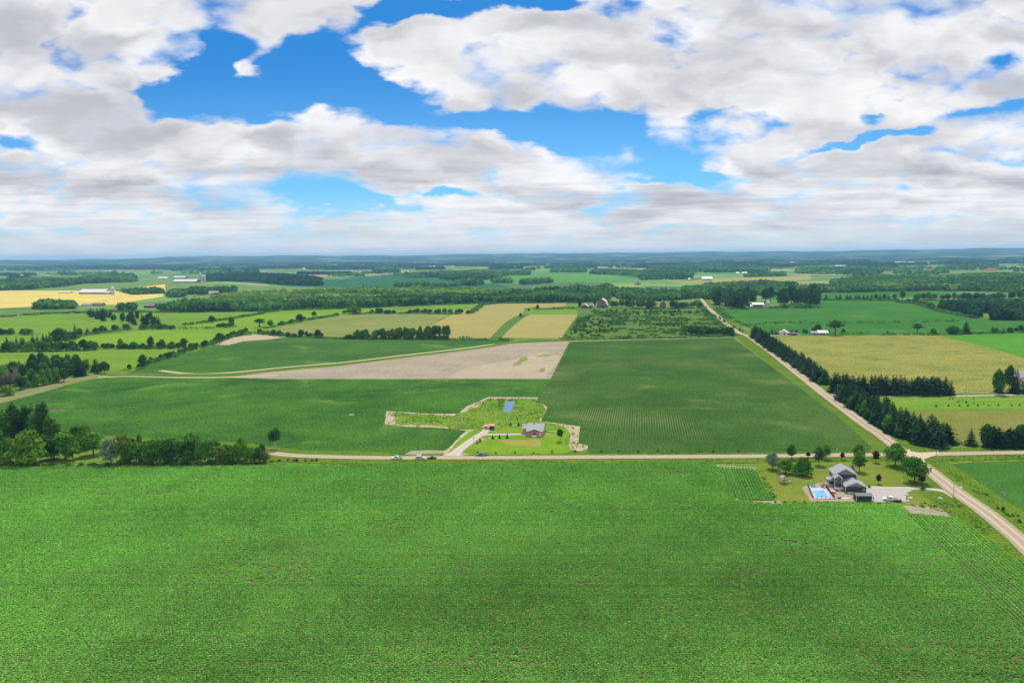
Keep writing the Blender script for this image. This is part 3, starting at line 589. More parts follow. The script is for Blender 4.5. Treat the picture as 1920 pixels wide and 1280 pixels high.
# ------------------------------------------------------------------ trees: prototypes of unit height and unit crown width
def quads_at(C, nrm, size, aspect=1.):
    m = len(C); up = rng.normal(0, 1, (m, 3)); t1 = np.cross(nrm, up); t1 /= np.linalg.norm(t1, axis=1)[:, None]+1e-9; t2 = np.cross(nrm, t1)
    e1 = t1*size[:, None]*.5; e2 = t2*size[:, None]*.5*aspect
    return np.stack([C-e1-e2*.6, C+e1*.7-e2, C+e1+e2*.6, C-e1*.6+e2], 1).reshape(-1, 3)
def crown_broad(lobes, nq, size, W, H, droop=0., fill=.25):
    """lobes (cx,cy,cz,rx,rz) in metres; result divided by (W,W,H)"""
    L = np.array(lobes); wts = L[:, 3]*L[:, 4]; cnt = np.maximum(6, (nq*wts/wts.sum()).astype(int)); C = []; Nn = []; T = []
    for l, c in zip(L, cnt):
        d = rng.normal(0, 1, (c, 3)); d /= np.linalg.norm(d, axis=1)[:, None]; d[:, 2] = np.where(d[:, 2] < -.35, -d[:, 2]*.6, d[:, 2])
        r = np.where(rng.random(c) < fill, rng.uniform(.35, .9, c), rng.normal(1., .10, c)); 
        p = d*r[:, None]*np.array([l[3], l[3], l[4]])+l[:3]; C.append(p)
        nn = d+rng.normal(0, .45, (c, 3)); nn /= np.linalg.norm(nn, axis=1)[:, None]; Nn.append(nn); T.append(np.full(c, rng.uniform(.25, .75)))
    C = np.concatenate(C); Nn = np.concatenate(Nn); T = np.clip(np.concatenate(T)+rng.normal(0, .14, len(C)), 0, 1)
    V = quads_at(C, Nn, size*rng.uniform(.6, 1.3, len(C))); V /= np.array([W, W, H]); return V, T
def limbs(W, H, base_r, top, n, stems=1, spread=.3, split=.35):
    mb = MB(); S = lambda p: (p[0]/W, p[1]/W, p[2]/H)
    def cone(p, q, r0, r1, k=7):
        t = MB(); t.tube(p, q, r0, r1, k, False); mb.add([S(v) for v in t.v], t.f)
    for s in range(stems):
        a = 2*math.pi*s/max(1, stems)+.4; lean = (spread*W*.3 if stems > 1 else .02*W); o = (.25*math.cos(a) if stems > 1 else 0, .25*math.sin(a) if stems > 1 else 0)
        p0 = Vector((o[0], o[1], -.15)); p1 = Vector((o[0]+lean*math.cos(a)*.5, o[1]+lean*math.sin(a)*.5, H*split)); p2 = Vector((lean*math.cos(a), lean*math.sin(a), H*top))
        cone(p0, p1, base_r*1.25, base_r*.8); cone(p1, p2, base_r*.8, base_r*.25)
        for i in range(n):
            b = 2*math.pi*i/n+random.uniform(-.4, .4)+a; z = split+(top-split)*(i/(n+1)); st_ = p1.lerp(p2, (z-split)/(top-split)) if top > split else p1
            en = st_+Vector((math.cos(b)*W*.34, math.sin(b)*W*.34, H*random.uniform(.10, .22))); cone(st_, en, base_r*.45, base_r*.1, 5)
    return mb
def proto(name, leaf, bark, H, W, lobes, nq, size, base_r=.22, top=.8, n=6, stems=1, split=.3, fill=.25, trunkname='trunk'):
    V, T = crown_broad(lobes, nq, size, W, H, fill=fill); F = np.arange(len(V)).reshape(-1, 4)
    cm = mesh_np('crown', V, F, T); cm.materials.append(leaf)
    mb = limbs(W, H, base_r, top, n, stems, split=split); tm = bpy.data.meshes.new('trunk'); tm.from_pydata(mb.v, [], mb.f); tm.materials.append(bark)
    for p in tm.polygons: p.use_smooth = True
    return (name, cm, tm)
def rand_lobes(W, H, z0, n, shape='round', seed=0):
    r = random.Random(seed); out = []
    for i in range(n):
        f = (i+.5)/n; z = z0+(H-z0)*(.12+.78*f); a = i*2.399+r.uniform(-.4, .4)
        prof = {'round': math.sin(math.pi*min(1, .16+.80*f))**.6, 'cone': (1-f*.85)**.8, 'column': .75+.25*math.sin(math.pi*f), 'umbrella': .25+.9*f**1.5, 'low': (1-f*.6)}[shape]
        rad = W*.5*prof; lr = W*r.uniform(.17, .25)*(.75+.25*prof); d = max(0, rad-lr)*r.uniform(.75, 1.)
        out.append((d*math.cos(a), d*math.sin(a), z, lr, lr*r.uniform(.8, 1.1)*(H-z0)/W))
    out.append((0, 0, z0+(H-z0)*.52, W*.26, (H-z0)*.36)); return out
B_brown = plain('bark_brown', (.10, .075, .055), .9, scale=4); B_grey = plain('bark_grey', (.20, .18, .16), .9, scale=4); B_white = plain('bark_white', (.62, .60, .55), .8, scale=3)
L_mid = leafmat('leaf_mid', (0.025, 0.086, 0.015), (0.166, 0.388, 0.050)); L_dark = leafmat('leaf_dark', (0.016, 0.056, 0.016), (0.090, 0.225, 0.048), .2)
L_bright = leafmat('leaf_bright', (0.056, 0.155, 0.015), (0.270, 0.488, 0.043), .3); L_silver = leafmat('leaf_silver', (0.084, 0.168, 0.098), (0.336, 0.462, 0.308), .2)
L_purple = leafmat('leaf_purple', (0.029, 0.013, 0.019), (0.088, 0.032, 0.042), .15); L_spruce = leafmat('needle_dark', (.010, .032, .016), (.045, .105, .042), .12, .8)
L_blue = leafmat('needle_blue', (0.045, 0.120, 0.112), (0.120, 0.255, 0.225), .1); L_olive = leafmat('leaf_olive', (0.053, 0.100, 0.016), (0.239, 0.349, 0.055), .25)
L_dead = leafmat('twig_grey', (.12, .10, .09), (.26, .24, .21), .1)
PR = {}
for i in range(4): PR['round%d' % i] = proto('broadleaf_tree', [L_mid, L_mid, L_dark, L_olive][i], B_brown, 11, 9, rand_lobes(9, 11, 1.6, 13+i, 'round', i), 1900, .62, n=6)
for i in range(3): PR['bushy%d' % i] = proto('broadleaf_tree', [L_mid, L_dark, L_bright][i], B_brown, 9, 10, rand_lobes(10, 9, .3, 15, 'low' if i != 1 else 'round', 20+i), 2100, .66, n=7, split=.15)
for i in range(2): PR['poplar%d' % i] = proto('poplar_tree', [L_mid, L_dark][i], B_grey, 17, 6.5, rand_lobes(6.5, 17, 2.5, 18, 'column', 30+i), 2300, .55, n=9, top=.9)
PR['pyramid'] = proto('maple_tree', L_mid, B_brown, 10, 6.5, rand_lobes(6.5, 10, 1.7, 15, 'round', 41), 2000, .48, base_r=.16)
PR['maple'] = proto('maple_tree', L_mid, B_brown, 11, 11, rand_lobes(11, 11, 1.9, 17, 'round', 43), 2600, .62, base_r=.26)
PR['silver'] = proto('willow_tree', L_silver, B_grey, 10, 9, rand_lobes(9, 10, .8, 15, 'round', 44), 2100, .5, n=7, split=.15)
PR['purple'] = proto('purple_tree', L_purple, B_brown, 5.5, 4, rand_lobes(4, 5.5, 1.3, 10, 'round', 45), 900, .42, base_r=.08)
PR['birch'] = proto('birch_tree', L_dark, B_white, 11, 8, rand_lobes(8, 11, 3.6, 14, 'column', 46), 1700, .5, base_r=.09, stems=4, split=.35)
PR['lolly'] = proto('maple_tree', L_dark, B_brown, 8, 4.4, rand_lobes(4.4, 8, 2.9, 12, 'round', 47), 1500, .42, base_r=.11)
PR['elm'] = proto('elm_tree', L_dark, B_brown, 16, 13, rand_lobes(13, 16, 6.5, 11, 'round', 48)+[(5.2,1,9.5,2.2,1.8),(-5.4,-1,10.5,2.0,1.7),(1,5,13,2.3,1.8)], 1100, .9, base_r=.45, split=.45, fill=.15)
PR['bare'] = proto('dead_tree', L_dead, B_grey, 11, 6, rand_lobes(6, 11, 1.5, 10, 'round', 49), 500, .42, n=9)
for i in range(3): PR['shrub%d' % i] = proto('shrub', [L_mid, L_dark, L_olive][i], B_brown, 3, 4, rand_lobes(4, 3, .1, 6, 'low', 60+i), 260, .62, base_r=.06, n=3, split=.2)
def conifer(leaf, H, W, layers, per, seed, z0=.05, ragged=.22, pw=.80):
    r = random.Random(seed); C = []; Nn = []; S = []; T = []
    for k in range(layers):
        f = k/(layers-1); z = H*(z0+(1-z0)*f*.985); rad = W*.5*(1-f)**pw*(1+r.uniform(-ragged, ragged))+.10; nb = max(5, int(per*(1-f*.75)))
        for j in range(nb):
            a = 2*math.pi*(j+r.random())/nb; tone = r.uniform(.25, .7); rr = rad*r.uniform(.75, 1.12)
            for q in (.28, .55, .8, 1.0):
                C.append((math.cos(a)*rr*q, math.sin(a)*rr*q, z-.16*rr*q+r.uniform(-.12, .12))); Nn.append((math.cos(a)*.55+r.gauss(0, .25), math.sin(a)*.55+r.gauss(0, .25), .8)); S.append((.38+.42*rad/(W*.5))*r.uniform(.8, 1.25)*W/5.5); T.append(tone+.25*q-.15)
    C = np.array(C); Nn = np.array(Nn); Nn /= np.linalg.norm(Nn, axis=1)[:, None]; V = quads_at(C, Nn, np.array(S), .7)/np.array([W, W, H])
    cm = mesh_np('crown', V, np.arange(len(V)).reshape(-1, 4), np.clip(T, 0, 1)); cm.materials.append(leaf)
    mb = MB(); mb.tube((0, 0, -.02), (0, 0, .96), .2/W, .02/W, 7, False); tm = bpy.data.meshes.new('trunk'); tm.from_pydata(mb.v, [], mb.f); tm.materials.append(B_brown)
    return ('spruce_tree', cm, tm)
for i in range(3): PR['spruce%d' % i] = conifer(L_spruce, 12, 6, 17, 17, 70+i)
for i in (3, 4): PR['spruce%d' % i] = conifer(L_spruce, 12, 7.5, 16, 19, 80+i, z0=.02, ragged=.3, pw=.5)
PR['blue'] = conifer(L_blue, 5, 3.4, 13, 13, 75)
KINDCAT = {'broadleaf_tree': 'tree', 'poplar_tree': 'tree', 'maple_tree': 'tree', 'willow_tree': 'tree', 'purple_tree': 'tree', 'birch_tree': 'tree', 'elm_tree': 'tree', 'dead_tree': 'tree', 'shrub': 'shrub', 'spruce_tree': 'tree'}
CNT = {}
TREES = []
def tree_at(p, key, h, wd, label, group=None, rz=None):
    TREES.append((tuple(p), key, h, wd, label, group, random.uniform(0, 6.28) if rz is None else rz, wd*random.uniform(.9, 1.1)))
ONES = ['', 'first', 'second', 'third', 'fourth', 'fifth', 'sixth', 'seventh', 'eighth', 'ninth', 'tenth', 'eleventh', 'twelfth', 'thirteenth', 'fourteenth', 'fifteenth', 'sixteenth', 'seventeenth', 'eighteenth', 'nineteenth']
def ordw(i):
    if i < 20: return ONES[i]
    t = i//10; return (['', '', 'twentieth', 'thirtieth', 'fortieth'][t] if i % 10 == 0 else ['', '', 'twenty', 'thirty', 'forty'][t]+'-'+ONES[i % 10])
def ordinals():
    for g, base in (('roadside belt of leafy trees', 'leafy tree in the dense roadside belt, %s from the left'), ('spruce windbreak above the side lane', 'tall dark spruce in the windbreak above the side lane, %s from the left'),
                    ('small spruces along the bungalow driveway', 'small spruce by the bungalow driveway, %s from the left'), ('two small spruces in the rock bed', 'small spruce in the rock bed behind the bungalow lawn, %s from the left'),
                    ('two taller hedge trees above the crop field', 'taller domed hedge tree above the upper crop field, %s from the left'), ('bushy trees at the right edge', 'bushy tree in the right edge clump near the junction, %s from the left'),
                    ('taller trees of the straight hedge', 'taller tree in the straight left meadow hedge, %s from the left'), ('poles along the upper main road', 'utility pole along the upper main road, %s from the left'),
                    ('cedar row across the right field', 'rounded cedar in the row across the far right field, %s from the left'), ('paler trees of the right edge clump', 'paler yellow-green tree of the right edge clump, %s from the left'),
                    ('saplings along the meadow fence line', 'tiny sapling along the right meadow fence line, %s from the left'), ('taller trees of the diagonal edge', 'taller tree on the diagonal crop field edge, %s from the left'), ('leafy trees among the junction spruces', 'leafy tree among the spruces near the junction, %s from the left')):
        L = [o for o in COL.objects if o.get('group') == g]; L.sort(key=lambda o: o.location.x/o.location.y)
        for i, o in enumerate(L): o['label'] = base % ordw(i+1)
def plant_all(limit=295):
    rest = {}
    byk = {}
    for t in TREES: byk.setdefault(PR[t[1]][0], []).append(t)
    for name, L in byk.items():
        L.sort(key=lambda t: -(t[2]*t[3])/(t[0][0]**2+t[0][1]**2) - (10 if t[5] is None else 0))
        for t in L[:limit]:
            p, key, h, wd, label, group, rz, wy = t; _, cm, tm = PR[key]
            e = empty(name, p, rz, label, KINDCAT[name], group); e.scale = (wd, wy, h)
            for nm, me in (('crown', cm), ('trunk', tm)):
                c = bpy.data.objects.new(nm, me); COL.objects.link(c); c.parent = e
        for t in L[limit:]: rest.setdefault((name, PR[t[1]][1].materials[0].name), []).append(t)
    ordinals()
    names = {}
    for (name, mt), L in rest.items(): names.setdefault(name, []).append((mt, L))
    for name, groups in names.items():
        Vs = []; Fs = []; Ts = []; mats = []; mi = []; off = 0
        for k, (mt, L) in enumerate(groups):
            mats.append(bpy.data.materials[mt])
            for (p, key, h, wd, label, group, rz, wy) in L:
                cm = PR[key][1]; n = len(cm.vertices); V = np.empty(n*3, np.float32); cm.vertices.foreach_get('co', V); V = V.reshape(-1, 3)
                T_ = np.empty(len(cm.polygons), np.float32); cm.attributes['tint'].data.foreach_get('value', T_)
                c, s_ = math.cos(rz), math.sin(rz); X = V[:, 0]*wd; Y = V[:, 1]*wy
                Vs.append(np.stack([X*c-Y*s_+p[0], X*s_+Y*c+p[1], V[:, 2]*h+p[2]], 1)); m_ = len(T_); Fs.append(np.arange(n).reshape(-1, 4)+off); off += n; Ts.append(T_); mi += [k]*m_
        me = mesh_np('distant_'+name+'s', np.concatenate(Vs), np.concatenate(Fs), np.concatenate(Ts))
        for mt in mats: me.materials.append(mt)
        me.polygons.foreach_set('material_index', np.array(mi, np.int32)); o = bpy.data.objects.new('distant_'+name+'s', me); COL.objects.link(o)
        tag(o, 'smallest %ss of the far hedges and scrub in the middle distance' % name.replace('_', ' '), 'trees' if 'tree' in name else 'shrubs', kind='stuff')
def T(key, x, yb, yt, wpx, label, group=None):
    return tree_at(PX(x, yb), key, HT(x, yb, yt), wpx*MPP(x, yb), label, group)
def pick(keys): return random.choice(keys) if isinstance(keys, (list, tuple)) else keys
def row(keys, pts, n, hpx, wpx, label, group, jit=1.0, hv=.25):
    """n trees along a polyline of (x,y[,h]) photograph points; jit in metres"""
    P = [PX(p[0], p[1]) for p in pts]; L = [0]
    for a, b in zip(P, P[1:]): L.append(L[-1]+(b-a).length)
    for i in range(n):
        s = L[-1]*(i+.5+random.uniform(-.3, .3))/n; k = max(j for j in range(len(L)-1) if L[j] <= s); f = (s-L[k])/(L[k+1]-L[k]); q = P[k].lerp(P[k+1], f)
        q += Vector((random.uniform(-jit, jit), random.uniform(-jit, jit), 0)); px = pts[k][0]*(1-f)+pts[k+1][0]*f; py = pts[k][1]*(1-f)+pts[k+1][1]*f
        hh = hpx if not isinstance(hpx, tuple) else hpx[0]+(hpx[1]-hpx[0])*i/max(1, n-1); ww = wpx if not isinstance(wpx, tuple) else wpx[0]+(wpx[1]-wpx[0])*i/max(1, n-1)
        v = random.uniform(1-hv, 1+hv*.7); tree_at(q, pick(keys), HT(px, py, py-hh)*v, ww*MPP(px, py)*random.uniform(.8, 1.2), label, group)
def patch(keys, poly, n, hpx, wpx, label, group, hv=.25):
    Pw = polyw(poly); A = np.array(Pw); k = 0; tries = 0; got = []
    while k < n and tries < 20000:
        tries += 1; X = random.uniform(A[:, 0].min(), A[:, 0].max()); Y = random.uniform(A[:, 1].min(), A[:, 1].max())
        if not inpoly(np.array([X]), np.array([Y]), Pw)[0]: continue
        m0 = math.hypot(X, Y)/FPX
        if any((X-a)**2+(Y-b)**2 < (wpx*m0*.42)**2 for a, b in got) and tries < 15000: continue
        got.append((X, Y)); k += 1; v = random.uniform(1-hv, 1+hv*.7); tree_at((X, Y, 0), pick(keys), hpx*m0*v, wpx*m0*random.uniform(.8, 1.2), label, group)
RD = ['round0', 'round1', 'round2', 'round3']; BU = ['bushy0', 'bushy1', 'round2', 'round0']; SP = ['spruce0', 'spruce1', 'spruce2']; SH = ['shrub0', 'shrub1', 'shrub2']; PO = ['poplar0', 'poplar1']; SPR = ['spruce0', 'spruce3', 'spruce4', 'spruce2']

# left foreground grove
ORD = ['leftmost', 'second from left', 'third from left', 'fourth from left', 'fifth from left', 'sixth from left', 'seventh from left', 'eighth from left', 'rightmost']
for (x, yb, yt, wd), od in zip([(3,838,768,26),(14,842,772,26),(29,840,759,30),(44,838,772,26),(57,840,761,26),(70,842,771,28),(82,842,757,27),(96,843,782,26),(104,846,796,28)], ORD): T(pick(PO), x, yb, yt, wd, 'tall dark poplar, %s of the poplars rising behind the left grove' % od, 'tall poplars at the left edge')
T('bushy2', 54, 868, 808, 70, 'large rounded yellow-green tree, biggest of the left foreground grove')
T('bushy0', -8, 862, 806, 50, 'bushy tree cut by the left edge of the picture')
T('bushy1', 102, 860, 815, 42, 'dull dark bush-like tree just right of the largest round tree'); T('round1', 122, 861, 807, 42, 'broad green tree in the middle of the left grove')
T('bushy2', 137, 862, 818, 34, 'small bright green tree at the front of the left grove'); T('bushy2', 160, 842, 798, 40, 'yellow-green tree behind the left grove')
T('round0', 175, 853, 812, 44, 'round tree with a pale leaning trunk left of the silver willow'); T('silver', 208, 869, 823, 42, 'silvery pale willow in the left roadside tree belt')
T('round2', 145, 840, 800, 40, 'dark tree top rising behind the left grove'); T('bushy0', 20, 866, 822, 40, 'low bushy tree left of the largest round tree'); T('bushy1', 85, 850, 815, 40, 'dark tree behind the largest round tree')
lab = 'leafy tree in the dense roadside belt between silver willow and lone birch'; grp = 'roadside belt of leafy trees'
for i, (x, yb, yt, wd) in enumerate([(232,868,814,36),(246,858,822,28),(256,869,830,30),(275,868,826,40),(290,858,824,30),(300,868,823,42),(318,867,824,38),(332,860,826,30),(342,868,828,36),(358,867,815,38),(368,858,817,32),(376,868,826,32),(392,867,824,34),(404,862,826,26),(412,868,836,30),(424,860,834,28),(432,867,835,32),(446,867,832,30),(458,862,830,26),(470,867,838,30),(484,866,839,28),(497,868,846,20),(492,858,832,16),(453,846,822,24),(262,846,813,16),(386,856,828,26),(326,852,820,24),(312,856,826,24),(240,870,846,26),(285,871,848,24),(350,871,850,24)]):
    T(['round3', 'round0', 'bushy0', 'round2', 'bushy1', 'bushy2', 'round1'][i*3 % 7], x, yb, yt, wd, lab, grp)
row(SH, [(215,871),(360,872),(500,869)], 26, 9, 14, 'low shrub under the roadside belt of leafy trees', 'low shrubs under the roadside belt', .8)
row(SH, [(-10,872),(100,873),(210,872)], 12, 6, 13, 'low shrub in the grass below the left foreground grove', 'low shrubs below the left grove', .8)
row(SH, [(505,866),(540,864),(600,865)], 8, 5, 9, 'low weedy shrub right of the roadside belt', 'low shrubs right of the belt', .6)
T('birch', 515.5, 843, 803, 29, 'lone birch with several white stems on the grassy road edge')
# corner property trees
for a in [('silver',1448,879,847,28,'silvery willow at the far left corner of the corner property'),('round0',1473,887,861,32,'low spreading tree between silvery willow and broad yard tree'),
          ('bushy0',1506,891,857,42,'broad spreading tree casting shade on the yard left of the dark house'),('pyramid',1484,861,833,19,'oval tree by the crossing road above the spreading yard trees'),
          ('purple',1515,858,847,9,'small purple tree by the crossing road between two oval trees'),('pyramid',1535.5,872,837,23,'tall oval maple behind the pool'),('pyramid',1549,861,833,19,'oval maple partly hidden behind a taller oval maple'),
          ('purple',1579.5,862.5,848,9,'small purple tree directly behind the dark house by the road'),('pyramid',1611,884,846,25,'oval maple just right of the dark house'),('pyramid',1610,861,833,23,'rounded tree by the road behind the oval maple right of the house'),
          ('blue',1598,887,866,14,'small blue spruce touching the dark house roof'),('purple',1642,867,845,15,'purple tree standing behind the open lawn'),('maple',1678,873,831,40,'large green maple at the road junction corner'),
          ('bushy2',1700,880,856,26,'bright green tree tucked behind the biggest corner tree'),('maple',1715,904,857,50,'biggest leafy tree overhanging the main road'),('purple',1728,908,889,14,'dark purple tree at the foot of the biggest corner tree'),
          ('purple',1647.5,907.5,889,12,'small dark purple tree alone on the open lawn'),('shrub1',1731,918,911,10,'round dark shrub beside the driveway end'),('shrub0',1630,914,909,7,'low shrub at the front corner of the dark garage'),
          ('spruce1',1820,835,802,19,'single pointed spruce between two dark clumps near the junction'),('lolly',1050,828.5,804,14,'round-headed tree on a bare thin trunk beside the pink bungalow'),
          ('shrub1',1881,958,950,8,'dark shrub at the foot of the transformer pole')]: T(*a)
for x, yb, yt in [(894.4,832.5,824),(900,829,819.6),(924,823,814.5),(936.8,822,812.6),(951,822,811)]:
    T('spruce0', x, yb, yt, 6, 'small spruce in the curved row by the bungalow driveway', 'small spruces along the bungalow driveway')
for x in (957.6, 972.4): T('spruce1', x, 798.5, 789.5, 5.5, 'small spruce in the rock bed behind the bungalow lawn', 'two small spruces in the rock bed')
row(SH, [(1440,941),(1560,943),(1680,944)], 12, 3, 7, 'low weedy shrub along the yard edge of the near field', 'weedy shrubs along the yard edge', .5)
row(SH, [(1855,945),(1900,970),(1960,1010)], 5, 5, 8, 'small shrub in the ditch right of the main road', 'small shrubs in the right ditch', .8)
row(SH, [(882,850),(1000,849),(1130,847),(1400,848)], 14, 4, 7, 'small shrub along the far side of the crossing road', 'small shrubs beside the crossing road', .8)
# roadside spruces, windbreaks
lab = 'dark spruce in the dense row along the far right side of the main road'; grp = 'spruce row along the main road'
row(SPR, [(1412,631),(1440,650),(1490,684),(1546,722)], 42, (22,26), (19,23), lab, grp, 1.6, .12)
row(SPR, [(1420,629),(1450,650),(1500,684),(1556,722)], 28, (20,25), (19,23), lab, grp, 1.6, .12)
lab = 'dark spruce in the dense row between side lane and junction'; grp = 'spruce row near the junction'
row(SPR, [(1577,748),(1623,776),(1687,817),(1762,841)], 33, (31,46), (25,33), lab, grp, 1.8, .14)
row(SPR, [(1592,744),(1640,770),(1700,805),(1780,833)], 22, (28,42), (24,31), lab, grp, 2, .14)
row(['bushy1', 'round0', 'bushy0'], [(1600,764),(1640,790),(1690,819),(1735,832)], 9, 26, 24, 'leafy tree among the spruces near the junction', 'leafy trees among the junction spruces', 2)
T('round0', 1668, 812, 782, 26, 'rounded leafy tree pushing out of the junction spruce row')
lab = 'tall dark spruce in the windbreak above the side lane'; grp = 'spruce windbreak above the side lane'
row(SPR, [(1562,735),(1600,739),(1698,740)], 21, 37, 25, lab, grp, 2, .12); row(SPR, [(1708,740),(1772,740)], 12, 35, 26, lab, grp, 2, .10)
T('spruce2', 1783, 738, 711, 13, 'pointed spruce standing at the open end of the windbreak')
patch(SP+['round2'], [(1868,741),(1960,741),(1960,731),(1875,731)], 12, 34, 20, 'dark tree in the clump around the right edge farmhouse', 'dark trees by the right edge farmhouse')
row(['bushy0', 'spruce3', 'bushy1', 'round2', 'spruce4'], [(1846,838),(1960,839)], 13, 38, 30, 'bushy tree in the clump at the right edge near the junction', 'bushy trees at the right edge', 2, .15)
row(['bushy2'], [(1845,834),(1870,833)], 2, 34, 28, 'paler yellow-green tree at the left end of the right edge clump', 'paler trees of the right edge clump', 1)
row(['spruce0'], [(1748,762),(1960,760)], 11, 4.2, 4, 'tiny planted sapling along the fence line of the right meadow', 'saplings along the meadow fence line', .5)
patch(['spruce1'], [(1775,748),(1830,748),(1860,758),(1800,759)], 11, 3, 2.6, 'tiny scattered sapling in the right meadow below the side lane', 'scattered saplings in the right meadow')
# right mid distance
row(['shrub1', 'round2', 'spruce1'], [(1440,626),(1500,625),(1556,622)], 13, 8, 8, 'small dark tree in the hedge behind the white farm buildings', 'hedge trees behind the white farm buildings', 2)
for a in [('round2',1533,626,608,20,'dense dark round tree beside the low white farmhouse'),('elm',1566,629,600,27,'tall umbrella-shaped elm right of the white farmhouse'),('round1',1581,626,616,9,'small round tree just right of the umbrella elm'),
          ('elm',1720,626,606,17,'thin ragged elm alone on the boundary of the tan pasture'),('shrub1',1664,627,621,7,'lone dark shrub on the boundary between the two elms'),('bushy0',1750,627,616,15,'low bushy tree left of the dark pine on the right boundary'),
          ('bushy1',1787,627,611,26,'broad bushy tree beside the dark pine on the right boundary'),('spruce0',1811,626,601,19,'tall dark pine on the right boundary of the tan pasture')]: T(*a)
row(['spruce0', 'round2', 'bushy1'], [(1855,625),(1930,623)], 8, 12, 10, 'small tree on the boundary right of the tall dark pine', 'boundary trees right of the dark pine', 2)
row(SH, [(1400,609),(1440,607),(1500,605),(1545,605)], 9, 3.5, 6, 'small shrub on the faint line across the right green field', 'shrubs across the right green field', 2)
row(SH, [(1340,592),(1362,606),(1395,624)], 12, 4, 6, 'shrub on the grassy bank right of the far main road', 'shrubs on the far road bank', 2)
lab = 'rounded cedar in the neat row across the far right field'; grp = 'cedar row across the right field'
for x, wd in [(1536,9),(1549,9),(1568,7),(1575,10),(1588,9),(1594,8),(1604,8),(1610,10),(1619,8),(1626,9),(1634,8),(1642,9),(1650,8),(1658,8),(1666,8),(1677,9)]: T(pick(['spruce0', 'spruce1', 'round2']), x, 562, 551.5, wd, lab, grp)
row(RD, [(1680,566),(1715,568),(1740,575),(1752,580)], 13, 9, 10, 'hedge tree on the curved boundary right of the cedar row', 'hedge trees right of the cedar row', 4)
row(['round2', 'bushy1', 'round0'], [(1708,563),(1800,562),(1960,560)], 30, 12, 12, 'dark tree in the long belt between the two far right fields', 'dark belt between the far right fields', 8, .25)
T('poplar0', 1692, 564, 543, 12, 'tall ragged tree standing above the cedar row end')
lab = 'tall dark tree in the grove right of the far main road'; grp = 'grove right of the far main road'
patch(['round2', 'bushy1', 'poplar1', 'spruce0'], [(1345,580),(1398,580),(1396,574),(1340,570)], 16, 28, 17, lab, grp); patch(['round2', 'bushy1', 'poplar1'], [(1330,566),(1370,570),(1455,573),(1450,562),(1340,558)], 22, 22, 16, lab, grp)
patch(['round2', 'bushy1', 'poplar1'], [(1462,577),(1532,577),(1530,568),(1466,568)], 17, 30, 18, 'tall dark tree in the grove between two farmsteads', 'grove between two farmsteads')
T('round1', 1471, 578, 568, 9, 'round tree at the front of the grove between two farmsteads'); T('round1', 1403, 577, 569, 9, 'round tree left of the open-fronted barn')
# middle distance centre
for a in [('round2',1005,568,557,9,'lone tree on the upper edge of the tan hay field'),('round2',1008,581,571,7,'small tree on the middle boundary of the tan hay field'),('shrub1',992,584,578,6,'dark shrub left of the small boundary tree'),('shrub1',976,594,587,9,'dark shrub at the top of the green strip'),
          ('poplar1',1087,582,561,8,'narrow dark tree left of the small barn'),('poplar1',1115,576,559,7,'dark tree against the left side of the gambrel barn'),('bushy2',1140,573,561,13,'bright round tree right of the gambrel barn'),('round1',1107,580,573,9,'low round tree in front of the gambrel barn'),
          ('shrub1',1046,580,576,5,'tiny dark shrub right end of the middle boundary'),('round2',434,611,594,12,'dark leaning tree on the bright meadow hedge'),('elm',487,614,597,20,'wide ragged tree where meadow hedges meet'),
          ('round1',507,613,600,13,'rounder paler tree beside the wide ragged tree'),('round2',397,605,592,14,'round tree on the diagonal hedge of the left meadows'),('round2',562,603,589,18,'dark domed tree on the striped hay field edge'),('round2',589,594,584,12,'smaller domed tree further up the striped hay field edge'),
          ('bushy2',662,589,573,28,'largest leafy tree at the top left of the striped hay field')]: T(*a)
row(RD, [(1150,578),(1163,577),(1186,578)], 7, 15, 12, 'green tree in the farmyard right of the gambrel barn', 'farmyard trees right of the gambrel barn', 5)
row(RD, [(1186,579),(1232,579)], 9, 17, 15, 'dark tree left of the brick farmhouse', 'trees left of the brick farmhouse', 5); row(RD, [(1254,579),(1280,578)], 5, 15, 15, 'dark tree right of the brick farmhouse', 'trees right of the brick farmhouse', 5)
row(RD, [(1284,577),(1322,577)], 6, 11, 10, 'small tree between brick farmhouse and far main road', 'small trees beside the far main road', 5)
row(['round2', 'bushy1', 'round0'], [(1284,628),(1314,628),(1322,629),(1374,630)], 12, 17, 18, 'rounded dark tree in the clump left of the main road', 'dark clump left of the main road', 4)
patch(SH, [(1062,635),(1085,598),(1160,590),(1180,606),(1140,612),(1160,620),(1130,634)], 105, 4.5, 8, 'dark shrub in the thick scrub right of the hay fields', 'thick scrub right of the hay fields', .4)
patch(SH, [(1175,600),(1210,594),(1290,600),(1320,612),(1290,616),(1200,612)], 62, 3.5, 6, 'shrub in the loose scrub across the rough pasture', 'loose scrub across the rough pasture', .4)
patch(SH, [(1105,590),(1110,583),(1330,584),(1330,592),(1200,592)], 60, 4, 8, 'shrub in the scrub strip below the farmhouses', 'scrub strip below the farmhouses', .4)
patch(SH, [(1160,632),(1180,604),(1340,596),(1350,628)], 34, 2.6, 4, 'small isolated shrub in the rough pasture', 'isolated shrubs in the rough pasture', .4)
lab = 'tall leafy tree in the grove below the striped hay field'; grp = 'grove below the striped hay field'
row(['round0', 'round3', 'poplar0', 'bushy0'], [(664,634),(750,635),(842,635)], 34, (14,24), 13, lab, grp, 4, .2); row(['bushy1', 'round2'], [(650,636),(845,637)], 26, 9, 11, lab, grp, 2, .2)
row(['bushy1', 'round2', 'shrub1'], [(484,625),(520,629),(560,632),(610,632)], 17, 9, 12, 'hedge tree along the top of the upper crop field', 'hedge along the upper crop field', 4)
for x, h, wd in [(565, 14, 15), (596, 14, 16)]: T('round2', x, 632, 632-h, wd, 'taller domed tree in the hedge above the upper crop field', 'two taller hedge trees above the crop field')
